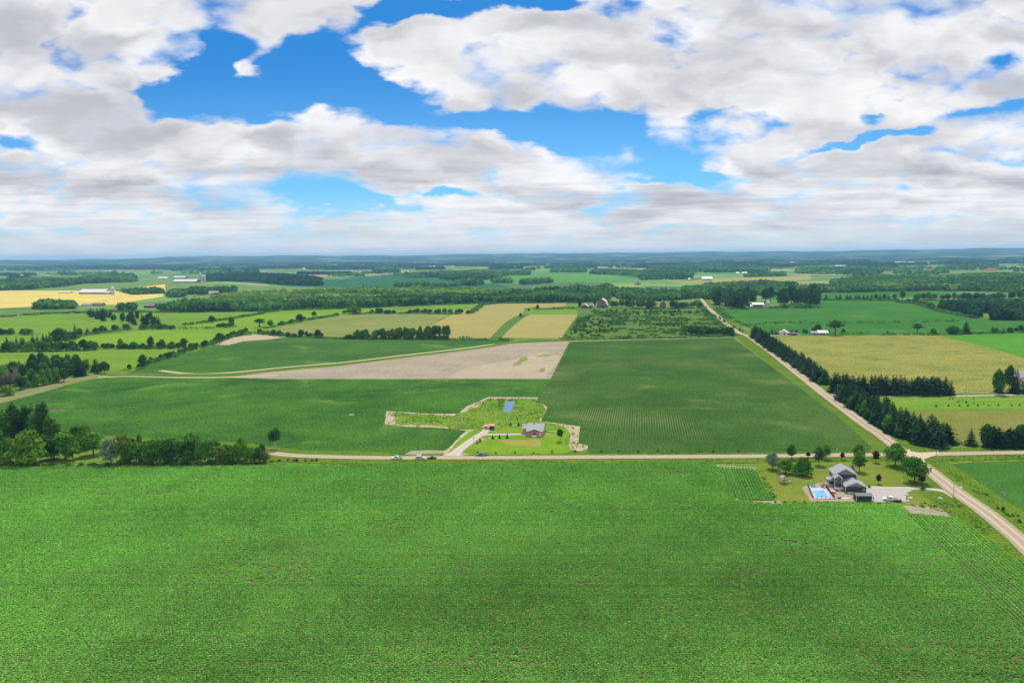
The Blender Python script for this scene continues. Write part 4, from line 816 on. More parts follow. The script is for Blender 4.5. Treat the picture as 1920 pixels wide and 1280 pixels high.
row(['bushy1', 'round2'], [(515,612),(545,606),(575,600)], 8, 7, 8, 'bush on the hedge rising to the striped hay field', 'bushes rising to the striped hay field', 2)
row(['bushy1', 'round2', 'round0'], [(640,589),(680,588)], 4, 10, 13, 'dark bushy tree beside the largest tree of the hay field hedge', 'dark trees beside the largest hedge tree', 3)
for xa, xb, k in [(697,742,7),(769,798,6),(802,838,7),(842,849,1),(855,877,4)]: row(['bushy1', 'round2'], [(xa,587.5),(xb,588.5)], k, 8.5, 10, 'dark hedge tree along the top of the striped hay field', 'hedge trees above the striped hay field', 3)
row(['bushy1', 'shrub1'], [(484,586),(530,581),(548,578)], 11, 5, 7, 'low hedge bush between two bright meadows', 'low hedge between bright meadows', 3); row(SH, [(420,601),(450,595),(480,590),(500,586)], 12, 4, 7, 'low hedge bush between two bright meadows', 'low hedge between bright meadows', 3)
# left meadows
row(['bushy1', 'round2', 'bushy0'], [(-20,627),(30,627),(62,627)], 11, 11, 14, 'dark bushy tree in the hedge at the left edge of the meadows', 'left edge hedge trees', 5)
row(['bushy0', 'bushy1', 'round2', 'round0'], [(-20,660),(60,659),(180,656)], 26, 17, 17, 'rounded tree in the thick hedge across the left meadows', 'thick hedge across the left meadows', 4)
row(SP, [(10,650),(80,643),(135,636)], 17, 17, 9, 'pointed conifer behind the thick left meadow hedge', 'conifers behind the thick hedge', 4); T('round2', 112, 646, 616, 34, 'broad dark tree rising behind the thick left hedge'); T('spruce1', 141, 628, 605, 9, 'narrow pointed tree where the left hedges meet')
row(['bushy1', 'round2', 'spruce0'], [(125,640),(150,628),(200,622),(246,617)], 20, 12, 12, 'hedge tree in the middle of the left meadows', 'middle hedge of the left meadows', 4)
patch(SP+['bushy1'], [(150,591),(185,585),(212,590),(216,603),(195,602),(170,598)], 24, 13, 8, 'conifer in the wedge-shaped clump at the top of the meadows', 'wedge-shaped conifer clump', .3)
patch(SP+['round2', 'poplar1'], [(222,603),(262,600),(300,606),(300,614),(270,612),(225,606)], 24, 15, 9, 'dark tree in the conifer island of the left meadows', 'conifer island in the left meadows', .3)
row(['bushy1'], [(262,618),(285,617),(330,617)], 8, 9, 13, 'rounded bush below the conifer island', 'rounded bushes below the conifer island', 2); row(['bushy1'], [(404,614),(440,612)], 5, 7, 12, 'dark bush in the small row on the bright meadow', 'small dark row on the bright meadow', 2)
row(['shrub1'], [(345,609),(370,606),(405,602),(420,600)], 9, 4, 8, 'low bush on the diagonal left meadow hedge', 'low bushes on the diagonal hedge', 2)
row(['shrub1', 'bushy1'], [(195,653),(280,653),(372,652)], 22, 9, 13, 'bush along the straight hedge of the left meadows', 'straight hedge bushes of the left meadows', 3)
for x, h, wd in [(226, 19, 12), (250, 13, 16), (283, 23, 15), (304, 18, 12), (323, 14, 13), (345, 20, 16)]: T(pick(['elm', 'round2', 'round0']), x, 654, 654-h, wd, 'taller tree standing out of the straight left meadow hedge', 'taller trees of the straight hedge')
row(['bushy1', 'round2', 'shrub1'], [(236,694),(262,690),(300,674),(350,658),(395,645),(430,632),(462,623)], 34, 8, 11, 'hedge bush along the diagonal edge of the upper crop field', 'diagonal hedge of the upper crop field', 3)
for x, yb, h, wd in [(268,690,25,18),(317,672,11,15),(412,646,22,16),(384,652,14,12),(453,627,8,12)]: T(pick(['elm', 'round2']), x, yb, yb-h, wd, 'taller tree on the diagonal edge of the upper crop field', 'taller trees of the diagonal edge')
lab = 'dark tree in the wood at the left edge of the crop fields'; grp = 'wood at the left edge'
patch(['spruce3', 'spruce4', 'spruce3', 'spruce4', 'poplar1', 'round2', 'poplar0'], [(10,728),(70,722),(120,712),(175,701),(186,697),(150,690),(80,694),(-10,712)], 58, 26, 18, lab, grp, .2); patch(['bare'], [(-10,735),(40,729),(45,720),(-10,722)], 9, 26, 16, 'grey leafless tree in the left edge wood', 'grey leafless trees in the wood')
patch(['round2', 'bushy0'], [(30,733),(80,725),(130,714),(60,722)], 9, 26, 22, 'leafy tree at the front of the left edge wood', 'leafy trees fronting the left wood', .2)
T('bushy2', 12, 742, 724, 30, 'bright yellow-green bush in front of the left edge wood'); T('round2', 196, 700, 678, 20, 'separate dark tree at the right end of the left wood'); T('bushy0', 184, 701, 689, 16, 'low round tree at the right end of the left wood')

# ------------------------------------------------------------------ far woods that read as one mass
def wood(polys, hm, label, leaf, dens=1., conif=.25, name='woodland', seed=0, space=1.0):
    Vs = []; Ts = []
    for P in polys:
        Pw = polyw(P); A = np.array(Pw); x0, y0 = A.min(0); x1_, y1_ = A.max(0); Dm = np.hypot(A[:, 0], A[:, 1]).mean(); s = max(7., Dm/190)*space
        k = int((x1_-x0)*(y1_-y0)/(s*s)*1.25*dens)
        if k > 60000: s *= math.sqrt(k/60000); k = 60000
        xx = rng.uniform(x0, x1_, k); yy = rng.uniform(y0, y1_, k); sel = inpoly(xx, yy, Pw); xx = xx[sel]; yy = yy[sel]; n = len(xx)
        if not n: continue
        if dens < 1: sel = vnoise(xx, yy, s*7, seed+3)*.6+vnoise(xx, yy, s*2.5, seed+4)*.4 > .62-.35*dens; xx = xx[sel]; yy = yy[sel]; n = len(xx)
        hh = hm*(.62+.7*vnoise(xx, yy, s*5, seed+1)*rng.uniform(.6, 1.25, n)+.1); tone = np.clip(vnoise(xx, yy, s*9, seed+2)*.75+rng.normal(.12, .17, n), 0, 1)
        q = 26 if Dm < 2600 else (16 if Dm < 5000 else 9); isc = rng.random(n) < conif; r = s*rng.uniform(.5, .8, n)*np.where(isc, .6, 1)
        d = rng.normal(0, 1, (n, q, 3)); d /= np.linalg.norm(d, axis=2)[..., None]; d[..., 2] = np.abs(d[..., 2])*.98
        f = rng.random((n, q)); C = np.empty((n, q, 3))
        rr = np.where(isc[:, None], (1-f)*1.0, 1.); zz = np.where(isc[:, None], f*1.05, .45+.55*d[..., 2])
        C[..., 0] = xx[:, None]+d[..., 0]*r[:, None]*rr; C[..., 1] = yy[:, None]+d[..., 1]*r[:, None]*rr; low = rng.random((n, q)) < .22
        C[..., 2] = hh[:, None]*np.where(low, rng.uniform(.1, .6, (n, q)), zz)
        nn = d+rng.normal(0, .35, (n, q, 3)); nn /= np.linalg.norm(nn, axis=2)[..., None]
        V = quads_at(C.reshape(-1, 3), nn.reshape(-1, 3), (np.repeat(r, q)*rng.uniform(.55, 1.05, n*q)), 1.); Vs.append(V); Ts.append(np.clip(np.repeat(tone, q)+rng.normal(0, .10, n*q), 0, 1))
    V = np.concatenate(Vs); me = mesh_np(name, V, np.arange(len(V)).reshape(-1, 4), np.concatenate(Ts)); print(label, len(V)//4)
    return tag(link_mesh(name, me, leaf), label, 'woodland', kind='stuff')
W_mix = leafmat('wood_mixed', (0.023, 0.078, 0.023), (0.140, 0.320, 0.060), .2, 0); W_light = leafmat('wood_light', (0.062, 0.144, 0.033), (0.263, 0.421, 0.087), .25, 0); W_dark = leafmat('wood_dark', (0.011, 0.044, 0.019), (0.056, 0.151, 0.046), .15, 0)
wood([[(300,584),(330,586),(480,584),(560,580.5),(560,575),(470,574),(400,573),(330,577)], [(548,579.5),(640,579),(720,576),(830,571),(915,567),(912,560),(830,562),(700,566),(560,571)]], 13, 'dark front edge of the mixed wood behind the bright meadows', W_mix, 1.3, .35, seed=1)
wood([[(400,573),(560,571),(700,565),(830,561),(912,560),(905,548),(870,546),(720,545),(600,548),(480,553),(400,560)]], 12, 'pale green young wood in the middle distance left of centre', W_light, .8, .3, seed=2)
wood([[(362,574),(405,573),(405,562),(420,557),(470,553),(455,560),(380,568)]], 9, 'pale scattered bushes around the left farmhouses', W_light, .6, .3, seed=3)
wood([[(915,568),(1000,568.5),(1140,566.5),(1142,560),(1060,557),(930,560)], [(960,553),(1020,553.5),(1150,550.5),(1260,551),(1290,556),(1300,561),(1230,565),(1165,562),(1150,556),(1080,554),(960,556)], [(995,549),(1080,545),(1140,541),(1160,548),(1060,552)]], 13, 'dark wood across the centre behind the gambrel barn', W_mix, 1.4, .35, seed=4)
wood([[(905,549),(1000,548),(990,554),(915,556)]], 10, 'pale young trees at the centre of the long wood', W_light, .9, .3, seed=5)
wood([[(1440,558),(1500,549),(1600,548),(1720,546),(1720,541),(1600,541),(1480,545),(1400,548)], [(1720,545),(1820,546),(1960,551),(1960,518),(1800,520),(1640,521),(1560,530),(1560,541),(1700,541)]], 13, 'broad mixed wood on the right in the middle distance', W_mix, 1.2, .15, seed=6)
wood([[(1530,541),(1560,543),(1720,545),(1800,546),(1800,540),(1700,536),(1600,535)], [(1720,524),(1870,520),(1880,524),(1760,528)]], 13, 'lighter crowns scattered over the broad right wood', W_light, .6, .1, seed=7)
wood([[(1760,582),(1780,584),(1836,596),(1834,587),(1960,582),(1960,572),(1800,575),(1765,577)], [(1858,600),(1960,602),(1960,590),(1862,594)]], 12, 'dark rounded wood at the right edge beyond the green field', W_dark, 1.5, .1, seed=8)
wood([[(1300,560),(1330,562),(1345,556),(1440,548),(1500,540),(1440,532),(1330,538),(1280,545)]], 12, 'mixed wood on both sides of the far main road', W_mix, .75, .3, seed=9)
wood([[(0,545),(55,543),(110,538),(150,533),(150,527),(60,527),(0,531),(-80,534),(-80,546)], [(150,532),(250,529),(250,519),(180,520),(150,525)]], 15, 'dark wood at the left beyond the white barn', W_mix, 1.3, .1, seed=10)
wood([[(385,527.5),(480,528),(530,534),(600,536),(600,526),(540,519),(440,515),(390,519)]], 14, 'dark wood behind the long white barn', W_dark, 1.3, .2, seed=11)
wood([[(60,580),(140,579),(140,574),(90,573)], [(250,553),(305,551),(305,548),(230,548)], [(318,558),(345,557),(345,549),(322,550)], [(352,552),(385,553),(385,545),(355,546)], [(390,550),(440,550),(440,545),(392,546)], [(225,583),(252,583),(252,580),(225,580)]], 12, 'farm tree belts around the yellow grain field', W_mix, 1.5, .3, seed=12)
wood([[(830,524),(880,527),(925,523),(955,515),(950,509),(820,513)], [(760,521),(820,520),(820,514),(762,516)], [(960,516),(990,516),(988,511),(962,511)], [(1034,511),(1098,511),(1095,504),(1045,504)], [(1110,514),(1200,518),(1200,510),(1115,508)], [(850,534),(890,536),(905,534),(895,530),(855,531)], [(925,531),(958,531),(955,527),(930,528)], [(976,534),(1000,533),(1035,530),(1030,527),(980,530)], [(740,539),(860,537),(860,535.5),(740,537.5)]], 13, 'dark wood islands in the far fields at the centre', W_mix, 1.0, .1, seed=13)
wood([[(1200,526),(1290,524),(1300,516),(1280,508),(1210,508)], [(1210,512),(1330,512),(1440,510),(1440,503),(1320,500),(1220,502)], [(1400,520),(1470,518),(1468,515),(1402,516)], [(1492,513),(1640,516),(1650,512),(1620,504),(1500,504)], [(1640,508),(1700,509),(1700,505),(1650,505)], [(1780,506),(1824,506),(1822,499),(1785,500)], [(1824,502),(1866,502),(1864,497),(1828,498)]], 13, 'dark woods beyond the far right fields', W_mix, .85, .15, seed=14)
# hazy distance: long thin belts of wood
fb_ = []
r_ = random.Random(5)
for (xa, xb, y, dy) in [(0,215,505,3),(150,330,507,3),(330,480,509,5),(480,700,506,5),(640,760,499,3),(0,120,499,3),(120,480,502,2.5),(200,480,493,3),(0,220,492,2),(480,720,497,4),(700,900,493,4),(860,970,500,2),(760,900,498,2),
                        (900,1020,499,2),(960,1200,491,4),(1080,1120,497,3),(1200,1420,489,5),(1200,1450,497,4),(1420,1600,493,3),(1440,1640,489,4),(1500,1680,498,2.5),(1700,1850,491,4),(1850,1960,488,4),(1680,1830,497,2),(1830,1960,494,2),(0,60,517,3),(20,55,522,2),(560,660,516,2),(700,745,513,3),(780,830,506,3),(920,1000,506,1.5),(1100,1180,500,1)]:
    x = xa
    while x < xb:
        L_ = r_.uniform(30, 110); e = min(xb, x+L_); yy = y+r_.uniform(-1.2, 1.2); off_ = (960-x)*.0082
        yy = yy if y > 503 else max(yy, 484+(960-(x+e)/2)*.0082)
        fb_.append([(x, yy), (e, yy-.3), (e-r_.uniform(0, 8), yy-dy*.5), (x+r_.uniform(0, 8), yy-dy*.5+.2)]); x = e+r_.uniform(0, 14)
for i in range(80):
    y = 488+17*r_.random()**1.3; x = r_.uniform(-40, 1960); y += (960-x)*.0082*(1 if y < 500 else .5); L_ = r_.uniform(14, 95); dy = r_.uniform(.5, 1.6); fb_.append([(x, y), (x+L_, y-L_*.006), (x+L_*.93, y-dy-L_*.006), (x+L_*.1, y-dy)])
wood(fb_, 15, 'bluish tree belts stretching across the far plain', W_dark, 1.6, .1, seed=15, space=1.15)
wood([[(0,529),(55,528),(55,523),(0,524)], [(560,520),(760,517),(900,516),(1000,507),(700,508)], [(1500,520),(1960,514),(1960,497),(1500,503)], [(0,520),(480,514),(480,500),(0,504)], [(700,505),(1500,505),(1500,494),(700,496)]], 10, 'scattered far hedgerow trees over the plain', W_mix, .10, .1, seed=16, space=1.6)
def under(lines, label, name, leaf, wd=6., hm=3.6, sp=1.1):
    Vs = []; Ts = []
    for pts, dens in lines:
        P = [PX(*q) for q in pts]
        for a, b in zip(P, P[1:]):
            L = (b-a).length; k = max(2, int(L/sp*dens)); t = rng.random(k); D_ = ((a+b)/2).length; sc = max(1., D_/900)
            cx = a.x+(b.x-a.x)*t+rng.normal(0, wd*.45, k); cy = a.y+(b.y-a.y)*t+rng.normal(0, wd*.45, k); h = hm*(.25+1.1*vnoise(cx, cy, 14, 21)); keep = vnoise(cx, cy, 26, 22) > .22; cx, cy, h = cx[keep], cy[keep], h[keep]; k = len(cx)
            q = 9; C = np.stack([np.repeat(cx, q)+rng.normal(0, 1.1*sc, k*q), np.repeat(cy, q)+rng.normal(0, 1.1*sc, k*q), np.repeat(h, q)*rng.uniform(.1, 1, k*q)], 1)
            nn = rng.normal(0, .7, (k*q, 3)); nn[:, 2] = np.abs(nn[:, 2])+.4; nn /= np.linalg.norm(nn, axis=1)[:, None]; Vs.append(quads_at(C, nn, 1.1*sc*rng.uniform(.6, 1.2, k*q))); Ts.append(np.clip(np.repeat(vnoise(cx, cy, 9, 23), q)+rng.normal(0, .15, k*q), 0, 1))
    V = np.concatenate(Vs); tag(link_mesh(name, mesh_np(name, V, np.arange(len(V)).reshape(-1, 4), np.concatenate(Ts)), leaf), label, 'undergrowth', kind='stuff')
under([([(-20,628),(62,628)],1.2),([(-20,661),(180,657)],1.4),([(125,641),(150,629),(200,623),(248,618)],1.),([(195,654),(372,653)],1.4),([(236,695),(262,691),(300,675),(350,659),(395,646),(430,633),(462,624),(470,624)],1.3),
       ([(345,610),(370,607),(405,602),(440,597),(480,590),(505,585),(550,579)],1.),([(262,618),(330,618),(400,616),(445,613),(500,612)],.6),([(440,631),(484,626),(520,630),(560,633),(650,636),(845,637),(960,638)],1.4),([(500,616),(530,609),(570,601),(640,590),(700,588),(800,588.5),(852,589),(878,590)],1.2),
       ([(878,590),(905,572),(960,567)],.8),([(985,580),(1080,579)],.8),([(1050,637),(1200,635),(1372,632)],1.),([(1376,631),(1350,609),(1325,588),(1305,566)],.9),([(1400,612),(1365,596),(1345,582)],.8),
       ([(1440,627),(1500,627),(1600,628),(1755,628),(1960,623)],1.1),([(1400,610),(1470,606),(1600,606),(1800,603)],.35),([(1533,563),(1680,564)],1.),([(1680,567),(1715,569),(1740,576),(1770,586),(1836,598)],1.4),([(1700,564),(1800,563),(1960,561)],1.5),
       ([(-60,600),(90,588),(200,586)],.9),([(200,585),(340,586),(480,583),(620,580),(700,577),(760,574),(915,569),(1000,569),(1140,567)],1.),([(320,557),(310,549),(215,545)],.4),([(1345,581),(1460,578),(1535,577)],1.),([(1186,580),(1322,578)],1.1)],
      'low hedge undergrowth along the field boundaries of the middle distance', 'hedge_undergrowth', leafmat('hedge_leaf', (.03,.10,.02), (.13,.27,.045), .25, 0))
def scrub(polys, n_):
    Vs = []; Ts = []
    for P in polys:
        Pw = polyw(P); A = np.array(Pw); xx = rng.uniform(A[:,0].min(), A[:,0].max(), n_); yy = rng.uniform(A[:,1].min(), A[:,1].max(), n_); k_ = inpoly(xx, yy, Pw) & (vnoise(xx, yy, 22, 31)*.55+vnoise(xx, yy, 8, 32)*.45 > .62); xx, yy = xx[k_], yy[k_]; k = len(xx)
        q = 12; h = 1.2+2.4*vnoise(xx, yy, 10, 33); C = np.stack([np.repeat(xx, q)+rng.normal(0, 1.1, k*q), np.repeat(yy, q)+rng.normal(0, 1.1, k*q), np.repeat(h, q)*rng.uniform(.1, 1, k*q)], 1); nn = rng.normal(0, .7, (k*q, 3)); nn[:, 2] = np.abs(nn[:, 2])+.4; nn /= np.linalg.norm(nn, axis=1)[:, None]
        Vs.append(quads_at(C, nn, 1.3*rng.uniform(.6, 1.2, k*q))); Ts.append(np.clip(np.repeat(vnoise(xx, yy, 12, 34), q)+rng.normal(0, .15, k*q), 0, 1))
    V = np.concatenate(Vs); tag(link_mesh('scrub_growth', mesh_np('scrub_growth', V, np.arange(len(V)).reshape(-1, 4), np.concatenate(Ts)), bpy.data.materials['hedge_leaf']), 'mixed green scrub spreading over the rough pasture', 'scrub', kind='stuff')
scrub([[(1058,635),(1085,596),(1160,589),(1200,604),(1140,622),(1150,634)], [(1085,596),(1110,583),(1330,584),(1345,597),(1320,616),(1200,614)], [(1130,634),(1170,610),(1345,604),(1365,626),(1200,634)]], 5200)
plant_all()

# ------------------------------------------------------------------ buildings
def wm(name, col, **k): return plain(name, col, k.pop('rough', .8), **k)
K = {'white': wm('paint_white', (.66,.66,.64)), 'cream': wm('paint_cream', (.62,.58,.48)), 'grey': wm('siding_grey', (.38,.38,.38)), 'dark': wm('barn_dark', (.06,.055,.05), var=.3), 'brown': wm('barn_brown', (.17,.12,.09), var=.3),
     'weathered': wm('weathered_board', (.20,.17,.145), var=.35, scale=1.5), 'red': wm('barn_red', (.34,.08,.06), var=.2), 'brick': wm('brick_red', (.30,.13,.09), var=.2), 'yellow': wm('straw', (.55,.47,.22)), 'conc': wm('concrete', (.50,.48,.44), var=.2, bump=.2),
     'rwhite': ribbed('roof_white', (.62,.62,.62), 0, 1.2, .85, .5), 'rgrey': ribbed('roof_grey', (.36,.37,.39), 0, .9, .8, .6), 'rblue': wm('roof_blue', (.25,.30,.38)), 'rbrown': wm('roof_brown', (.25,.18,.17), var=.2), 'rred': wm('roof_red', (.42,.12,.08), var=.2), 'rgreen': wm('roof_green', (.35,.6,.52)),
     'glass': wm('window_glass', (.03,.04,.05), rough=.1, spec=.8), 'door': wm('door_paint', (.55,.55,.53)), 'door_and_shade': wm('door_and_shade_dark', (.05,.05,.05))}
def gable_prof(w, h, rh): return [(-w/2, 0), (w/2, 0), (w/2, h), (0, h+rh), (-w/2, h)]
def roof_slabs(mb, w, l0, l1, h, rh, ov, axis, th=.18):
    """two sloping slabs over a gable whose ridge runs along axis; w across the ridge"""
    s = rh/(w/2); e = ov*s
    for sg in (-1, 1):
        pr = [(0, h+rh+.02), (sg*(w/2+ov), h-e+.02), (sg*(w/2+ov), h-e+.02+th), (0, h+rh+.02+th)]
        mb.prism(pr, axis, l0-ov, l1+ov)
def barn(label, x, yb, W, Dp, h, rh, wall='white', roof='rwhite', ridge='x', rot=0., cat='barn', name='barn', group=None, door='door_and_shade', wins=0, gamb=False, chimney=False, opening_shade=False):
    """W across the picture (m), Dp away from the camera (m); x,yb front centre foot"""
    p = PX(x, yb); e = empty(name, p, GR+R(rot), label, cat, group)
    mb = MB()
    if ridge == 'x':
        mb.prism([(0,0),(Dp,0),(Dp,h),(Dp/2,h+rh),(0,h)], 'x', -W/2, W/2); rf = MB()
        for sg in (-1, 1):
            s = rh/(Dp/2); o_ = .6; yy = Dp/2+sg*(Dp/2+o_); rf.prism([(Dp/2, h+rh+.03), (yy, h-o_*s+.03), (yy, h-o_*s+.35), (Dp/2, h+rh+.35)], 'x', -W/2-.6, W/2+.6)
    elif gamb:
        pr = [(-W/2,0),(W/2,0),(W/2,h),(W*.33,h+rh*.62),(0,h+rh),(-W*.33,h+rh*.62),(-W/2,h)]; mb.prism(pr, 'y', 0, Dp); rf = MB()
        for sg in (-1, 1): rf.prism([(sg*(W/2+.5),h-.4),(sg*W*.335,h+rh*.63),(0,h+rh+.02),(0,h+rh+.4),(sg*(W*.335+.25),h+rh*.63+.35),(sg*(W/2+.9),h-.3)], 'y', -.6, Dp+.6)
    else:
        mb.prism(gable_prof(W, h, rh), 'y', 0, Dp); rf = MB(); roof_slabs(rf, W, 0, Dp, h, rh, .6, 'y', .3)
    mb.build('wall', K[wall], e); rf.build('roof', K[roof], e)
    if door:
        d = MB(); dw = min(W*.22, 5 if cat != 'house' else 1.1); dh = min(h*.82, 4.2 if cat != 'house' else 2.2); d.box(-dw/2+W*.12, dw/2+W*.12, -.08, .02, 0, dh); d.build('door', K[door], e)
    if opening_shade:
        d = MB(); d.box(-W*.42, W*.42, -.06, .02, h*.35, h*.95); d.build('opening_shade', K['door_and_shade'], e); d = MB(); d.box(-W*.3, W*.2, -.10, -.065, 0, h*.3); d.build('straw', K['yellow'], e)  # dark slab on the solid wall, painted as the shaded interior of an open front
    for i in range(wins):
        wx = -W/2+W*(i+.5)/wins
        if abs(wx-W*.12) < W*.1 and door: wx -= W*.08
        f = MB(); f.box(wx-.7, wx+.7, -.05, .02, h*.4, h*.4+1.3); fo = f.build('window', K['white'], e); g = MB(); g.box(wx-.58, wx+.58, -.075, -.055, h*.4+.12, h*.4+1.18); g.build('pane', K['glass'], fo)
    if chimney: c = MB(); c.box(-W*.25-.4, -W*.25+.4, Dp/2-.4, Dp/2+.4, h+rh*.3, h+rh+1.3); c.build('chimney', K['brick'], e)
    return e
def silo(label, x, yb, h, r, wall='conc', group=None):
    e = empty('silo', PX(x, yb), 0, label, 'silo', group); m_ = MB(); m_.lathe([(r,0),(r,h)], 18); m_.build('wall', K[wall], e)
    d = MB(); d.lathe([(r*1.04,h),(r*1.02,h+r*.25),(r*.8,h+r*.65),(r*.45,h+r*.88),(.02,h+r)], 18); d.build('dome', K['white'], e); return e
BD = [
 dict(label='huge white-roofed barn beside the yellow grain field', x=172, yb=551.5, W=84, Dp=34, h=5, rh=9, wall='brown', wins=0),
 dict(label='lower white-roofed wing right of the huge barn', x=196, yb=551.5, W=30, Dp=22, h=4, rh=4, wall='dark'),
 dict(label='low flat shed left of the huge barn', x=120, yb=549.5, W=38, Dp=14, h=2.6, rh=1.6, wall='grey'),
 dict(label='very long white barn beside the cluster of silos', x=346, yb=530, W=106, Dp=34, h=5, rh=9, wall='brown'),
 dict(label='white barn behind the long barn, left one', x=304, yb=523.5, W=52, Dp=26, h=5, rh=6, wall='cream'),
 dict(label='white barn behind the long barn, right one', x=336, yb=522, W=64, Dp=26, h=5, rh=6, wall='brown'),
 dict(label='long white-roofed shed standing before the dark wood', x=580, yb=532, W=98, Dp=32, h=5, rh=7, wall='grey', rot=3),
 dict(label='low white farmhouse at the lower edge of the yellow field', x=160, yb=574, W=20, Dp=10, h=3, rh=3, roof='rgrey', cat='house', name='farmhouse', wins=4, chimney=True),
 dict(label='purplish-roofed farmhouse beside the low white farmhouse', x=182, yb=573.5, W=25, Dp=11, h=3, rh=3.5, wall='brick', roof='rbrown', cat='house', name='farmhouse', wins=4),
 dict(label='brown-roofed barn below the farm lane', x=279, yb=577, W=23, Dp=14, h=4, rh=5, wall='dark', roof='rbrown'),
 dict(label='small grey barn above the mixed wood edge', x=347, yb=569, W=18, Dp=11, h=4, rh=4, wall='weathered', roof='rgrey'),
 dict(label='white country house in the pale bushes', x=399, yb=553, W=26, Dp=14, h=5.5, rh=5, roof='rgrey', cat='house', name='farmhouse', wins=5, chimney=True),
 dict(label='tiny pink cottage below the white country house', x=365, yb=557, W=8, Dp=8, h=4, rh=3, wall='cream', roof='rred', cat='house', name='cottage', wins=2),
 dict(label='tall gambrel-roofed barn with dark weathered gable', x=1128.5, yb=577, W=19, Dp=26, h=5, rh=12, wall='weathered', ridge='y', gamb=True, rot=-3),
 dict(label='small white-roofed barn left of the gambrel barn', x=1096, yb=579, W=12, Dp=14, h=5, rh=4, wall='weathered', ridge='y', opening_shade=True),
 dict(label='little white shed between the two farmyard barns', x=1110, yb=575.5, W=6, Dp=7, h=3, rh=2, ridge='y', name='shed', cat='shed'),
 dict(label='brick farmhouse with white trim among dark trees', x=1243, yb=577, W=11, Dp=11, h=8, rh=6, wall='brick', roof='rgrey', ridge='y', cat='house', name='farmhouse', wins=2, chimney=True),
 dict(label='grey gable-roofed barn at the end of the long wood', x=1196, yb=534, W=22, Dp=24, h=6, rh=9, wall='grey', roof='rgrey', ridge='y'),
 dict(label='grey dairy barn beyond the wood left of the far grain', x=1326, yb=526, W=38, Dp=22, h=7, rh=7, wall='grey', roof='rwhite'),
 dict(label='open-fronted barn with straw bales before the grove', x=1421, yb=577, W=20, Dp=12, h=6, rh=3, wall='grey', roof='rwhite', opening_shade=True, door=None),
 dict(label='small white shed left of the open-fronted barn', x=1409, yb=577, W=4, Dp=6, h=3.5, rh=1.5, name='shed', cat='shed'),
 dict(label='grey hip-like farmhouse behind the grove of two farmsteads', x=1466, yb=543, W=34, Dp=18, h=5, rh=7, wall='brick', roof='rgrey', cat='house', name='farmhouse', wins=5),
 dict(label='white workshop with pale gable end by the spruce row', x=1469, yb=628, W=9.5, Dp=13, h=3, rh=3, ridge='y', roof='rwhite', rot=-12),
 dict(label='low brown trailer beside the white workshop', x=1487, yb=628.5, W=10, Dp=3, h=2.4, rh=.5, wall='brown', roof='rbrown', name='trailer', cat='trailer'),
 dict(label='small blue-grey outbuilding left of the low white farmhouse', x=1526, yb=628, W=6.5, Dp=7, h=2.6, rh=1.8, wall='grey', roof='rblue', name='outbuilding', cat='shed'),
 dict(label='low white farmhouse with metal roof by the umbrella elm', x=1543, yb=628, W=12, Dp=8, h=2.8, rh=2.6, roof='rwhite', cat='house', name='farmhouse', wins=4),
 dict(label='pale farmhouse half hidden by trees at the right edge', x=1913, yb=722, W=14, Dp=9, h=6, rh=4, roof='rgrey', cat='house', name='farmhouse', wins=4),
 dict(label='long low red shed on the far right plain', x=1856, yb=507, W=60, Dp=14, h=4, rh=4, wall='red', roof='rred'),
 dict(label='white barn on the far left plain, largest there', x=70, yb=505.8, W=46, Dp=20, h=6, rh=6),
 dict(label='small white building above the dark left wood', x=89, yb=517, W=16, Dp=12, h=4, rh=4),
 dict(label='white-roofed long building far behind the long shed', x=475, yb=501.5, W=62, Dp=20, h=8, rh=6, wall='grey'),
 dict(label='pale green-roofed barn far off on the right', x=1541, yb=490, W=80, Dp=40, h=9, rh=10, roof='rgreen'),
 dict(label='brown farmstead barn left of the centre plain', x=762, yb=512, W=26, Dp=18, h=6, rh=7, wall='brown', ridge='y'),
 dict(label='red-walled farmhouse among the trees left of centre', x=810, yb=502, W=44, Dp=22, h=8, rh=8, wall='red', cat='house', name='farmhouse', wins=3),
 dict(label='long white poultry shed left of centre on the plain', x=752, yb=500.5, W=118, Dp=16, h=5, rh=5),
 dict(label='white farmhouse on the edge of the teal field', x=678, yb=517.5, W=20, Dp=10, h=4, rh=4, cat='house', name='farmhouse', wins=3),
 dict(label='blue-roofed shed on the edge of the teal field', x=708, yb=517.5, W=22, Dp=10, h=4, rh=3, roof='rblue', name='shed', cat='shed'),
 dict(label='pinkish roofed farm building by the far right woods', x=1750, yb=495, W=110, Dp=30, h=7, rh=9, wall='red', roof='rbrown')]
for b_ in BD: barn(**b_)
far_white = [(136,498,12),(101,495.5,7),(148,492,8),(18,494,10),(481,492,4),(572,494,4),(624,496.5,7),(634,496.5,8),(703,494,5),(888,494.5,8),(906,492,5),(947,496,6),(975,492,12),(1000,491,8),(1158,498.5,16),(1170,492,6),(1216,493.5,8),(1222,486,6),
             (1292,524,4),(1396,512.5,9),(1383,512.5,5),(1428,485.5,20),(1485,493,7),(1552,491,4),(1575,500,15),(1688,493,18),(1708,493,11),(1740,502,10),(1868,487.5,11),(1884,487.5,9),(1828,499,6),(1900,489,7),(1346,488,6),(1255,485.5,8),(1268,487,5),(1080,494,4),(40,518,5),(1503,479.5,5),(1600,481,6),(1785,476,5)]
for i, (x, y, wpx) in enumerate(far_white):
    mm = MPP(x, y); barn('tiny white-roofed farm building far off on the hazy plain', x, y, wpx*mm, max(12, wpx*mm*.3), 1.1*mm, 1.1*mm, ['white', 'cream', 'grey', 'brown'][i % 4], 'rwhite', group='tiny farm buildings on the hazy plain', door=None, rot=random.uniform(-8, 8))
silo('tall pale silo at the right end of the huge white barn', 212, 553, 19, 4.2)
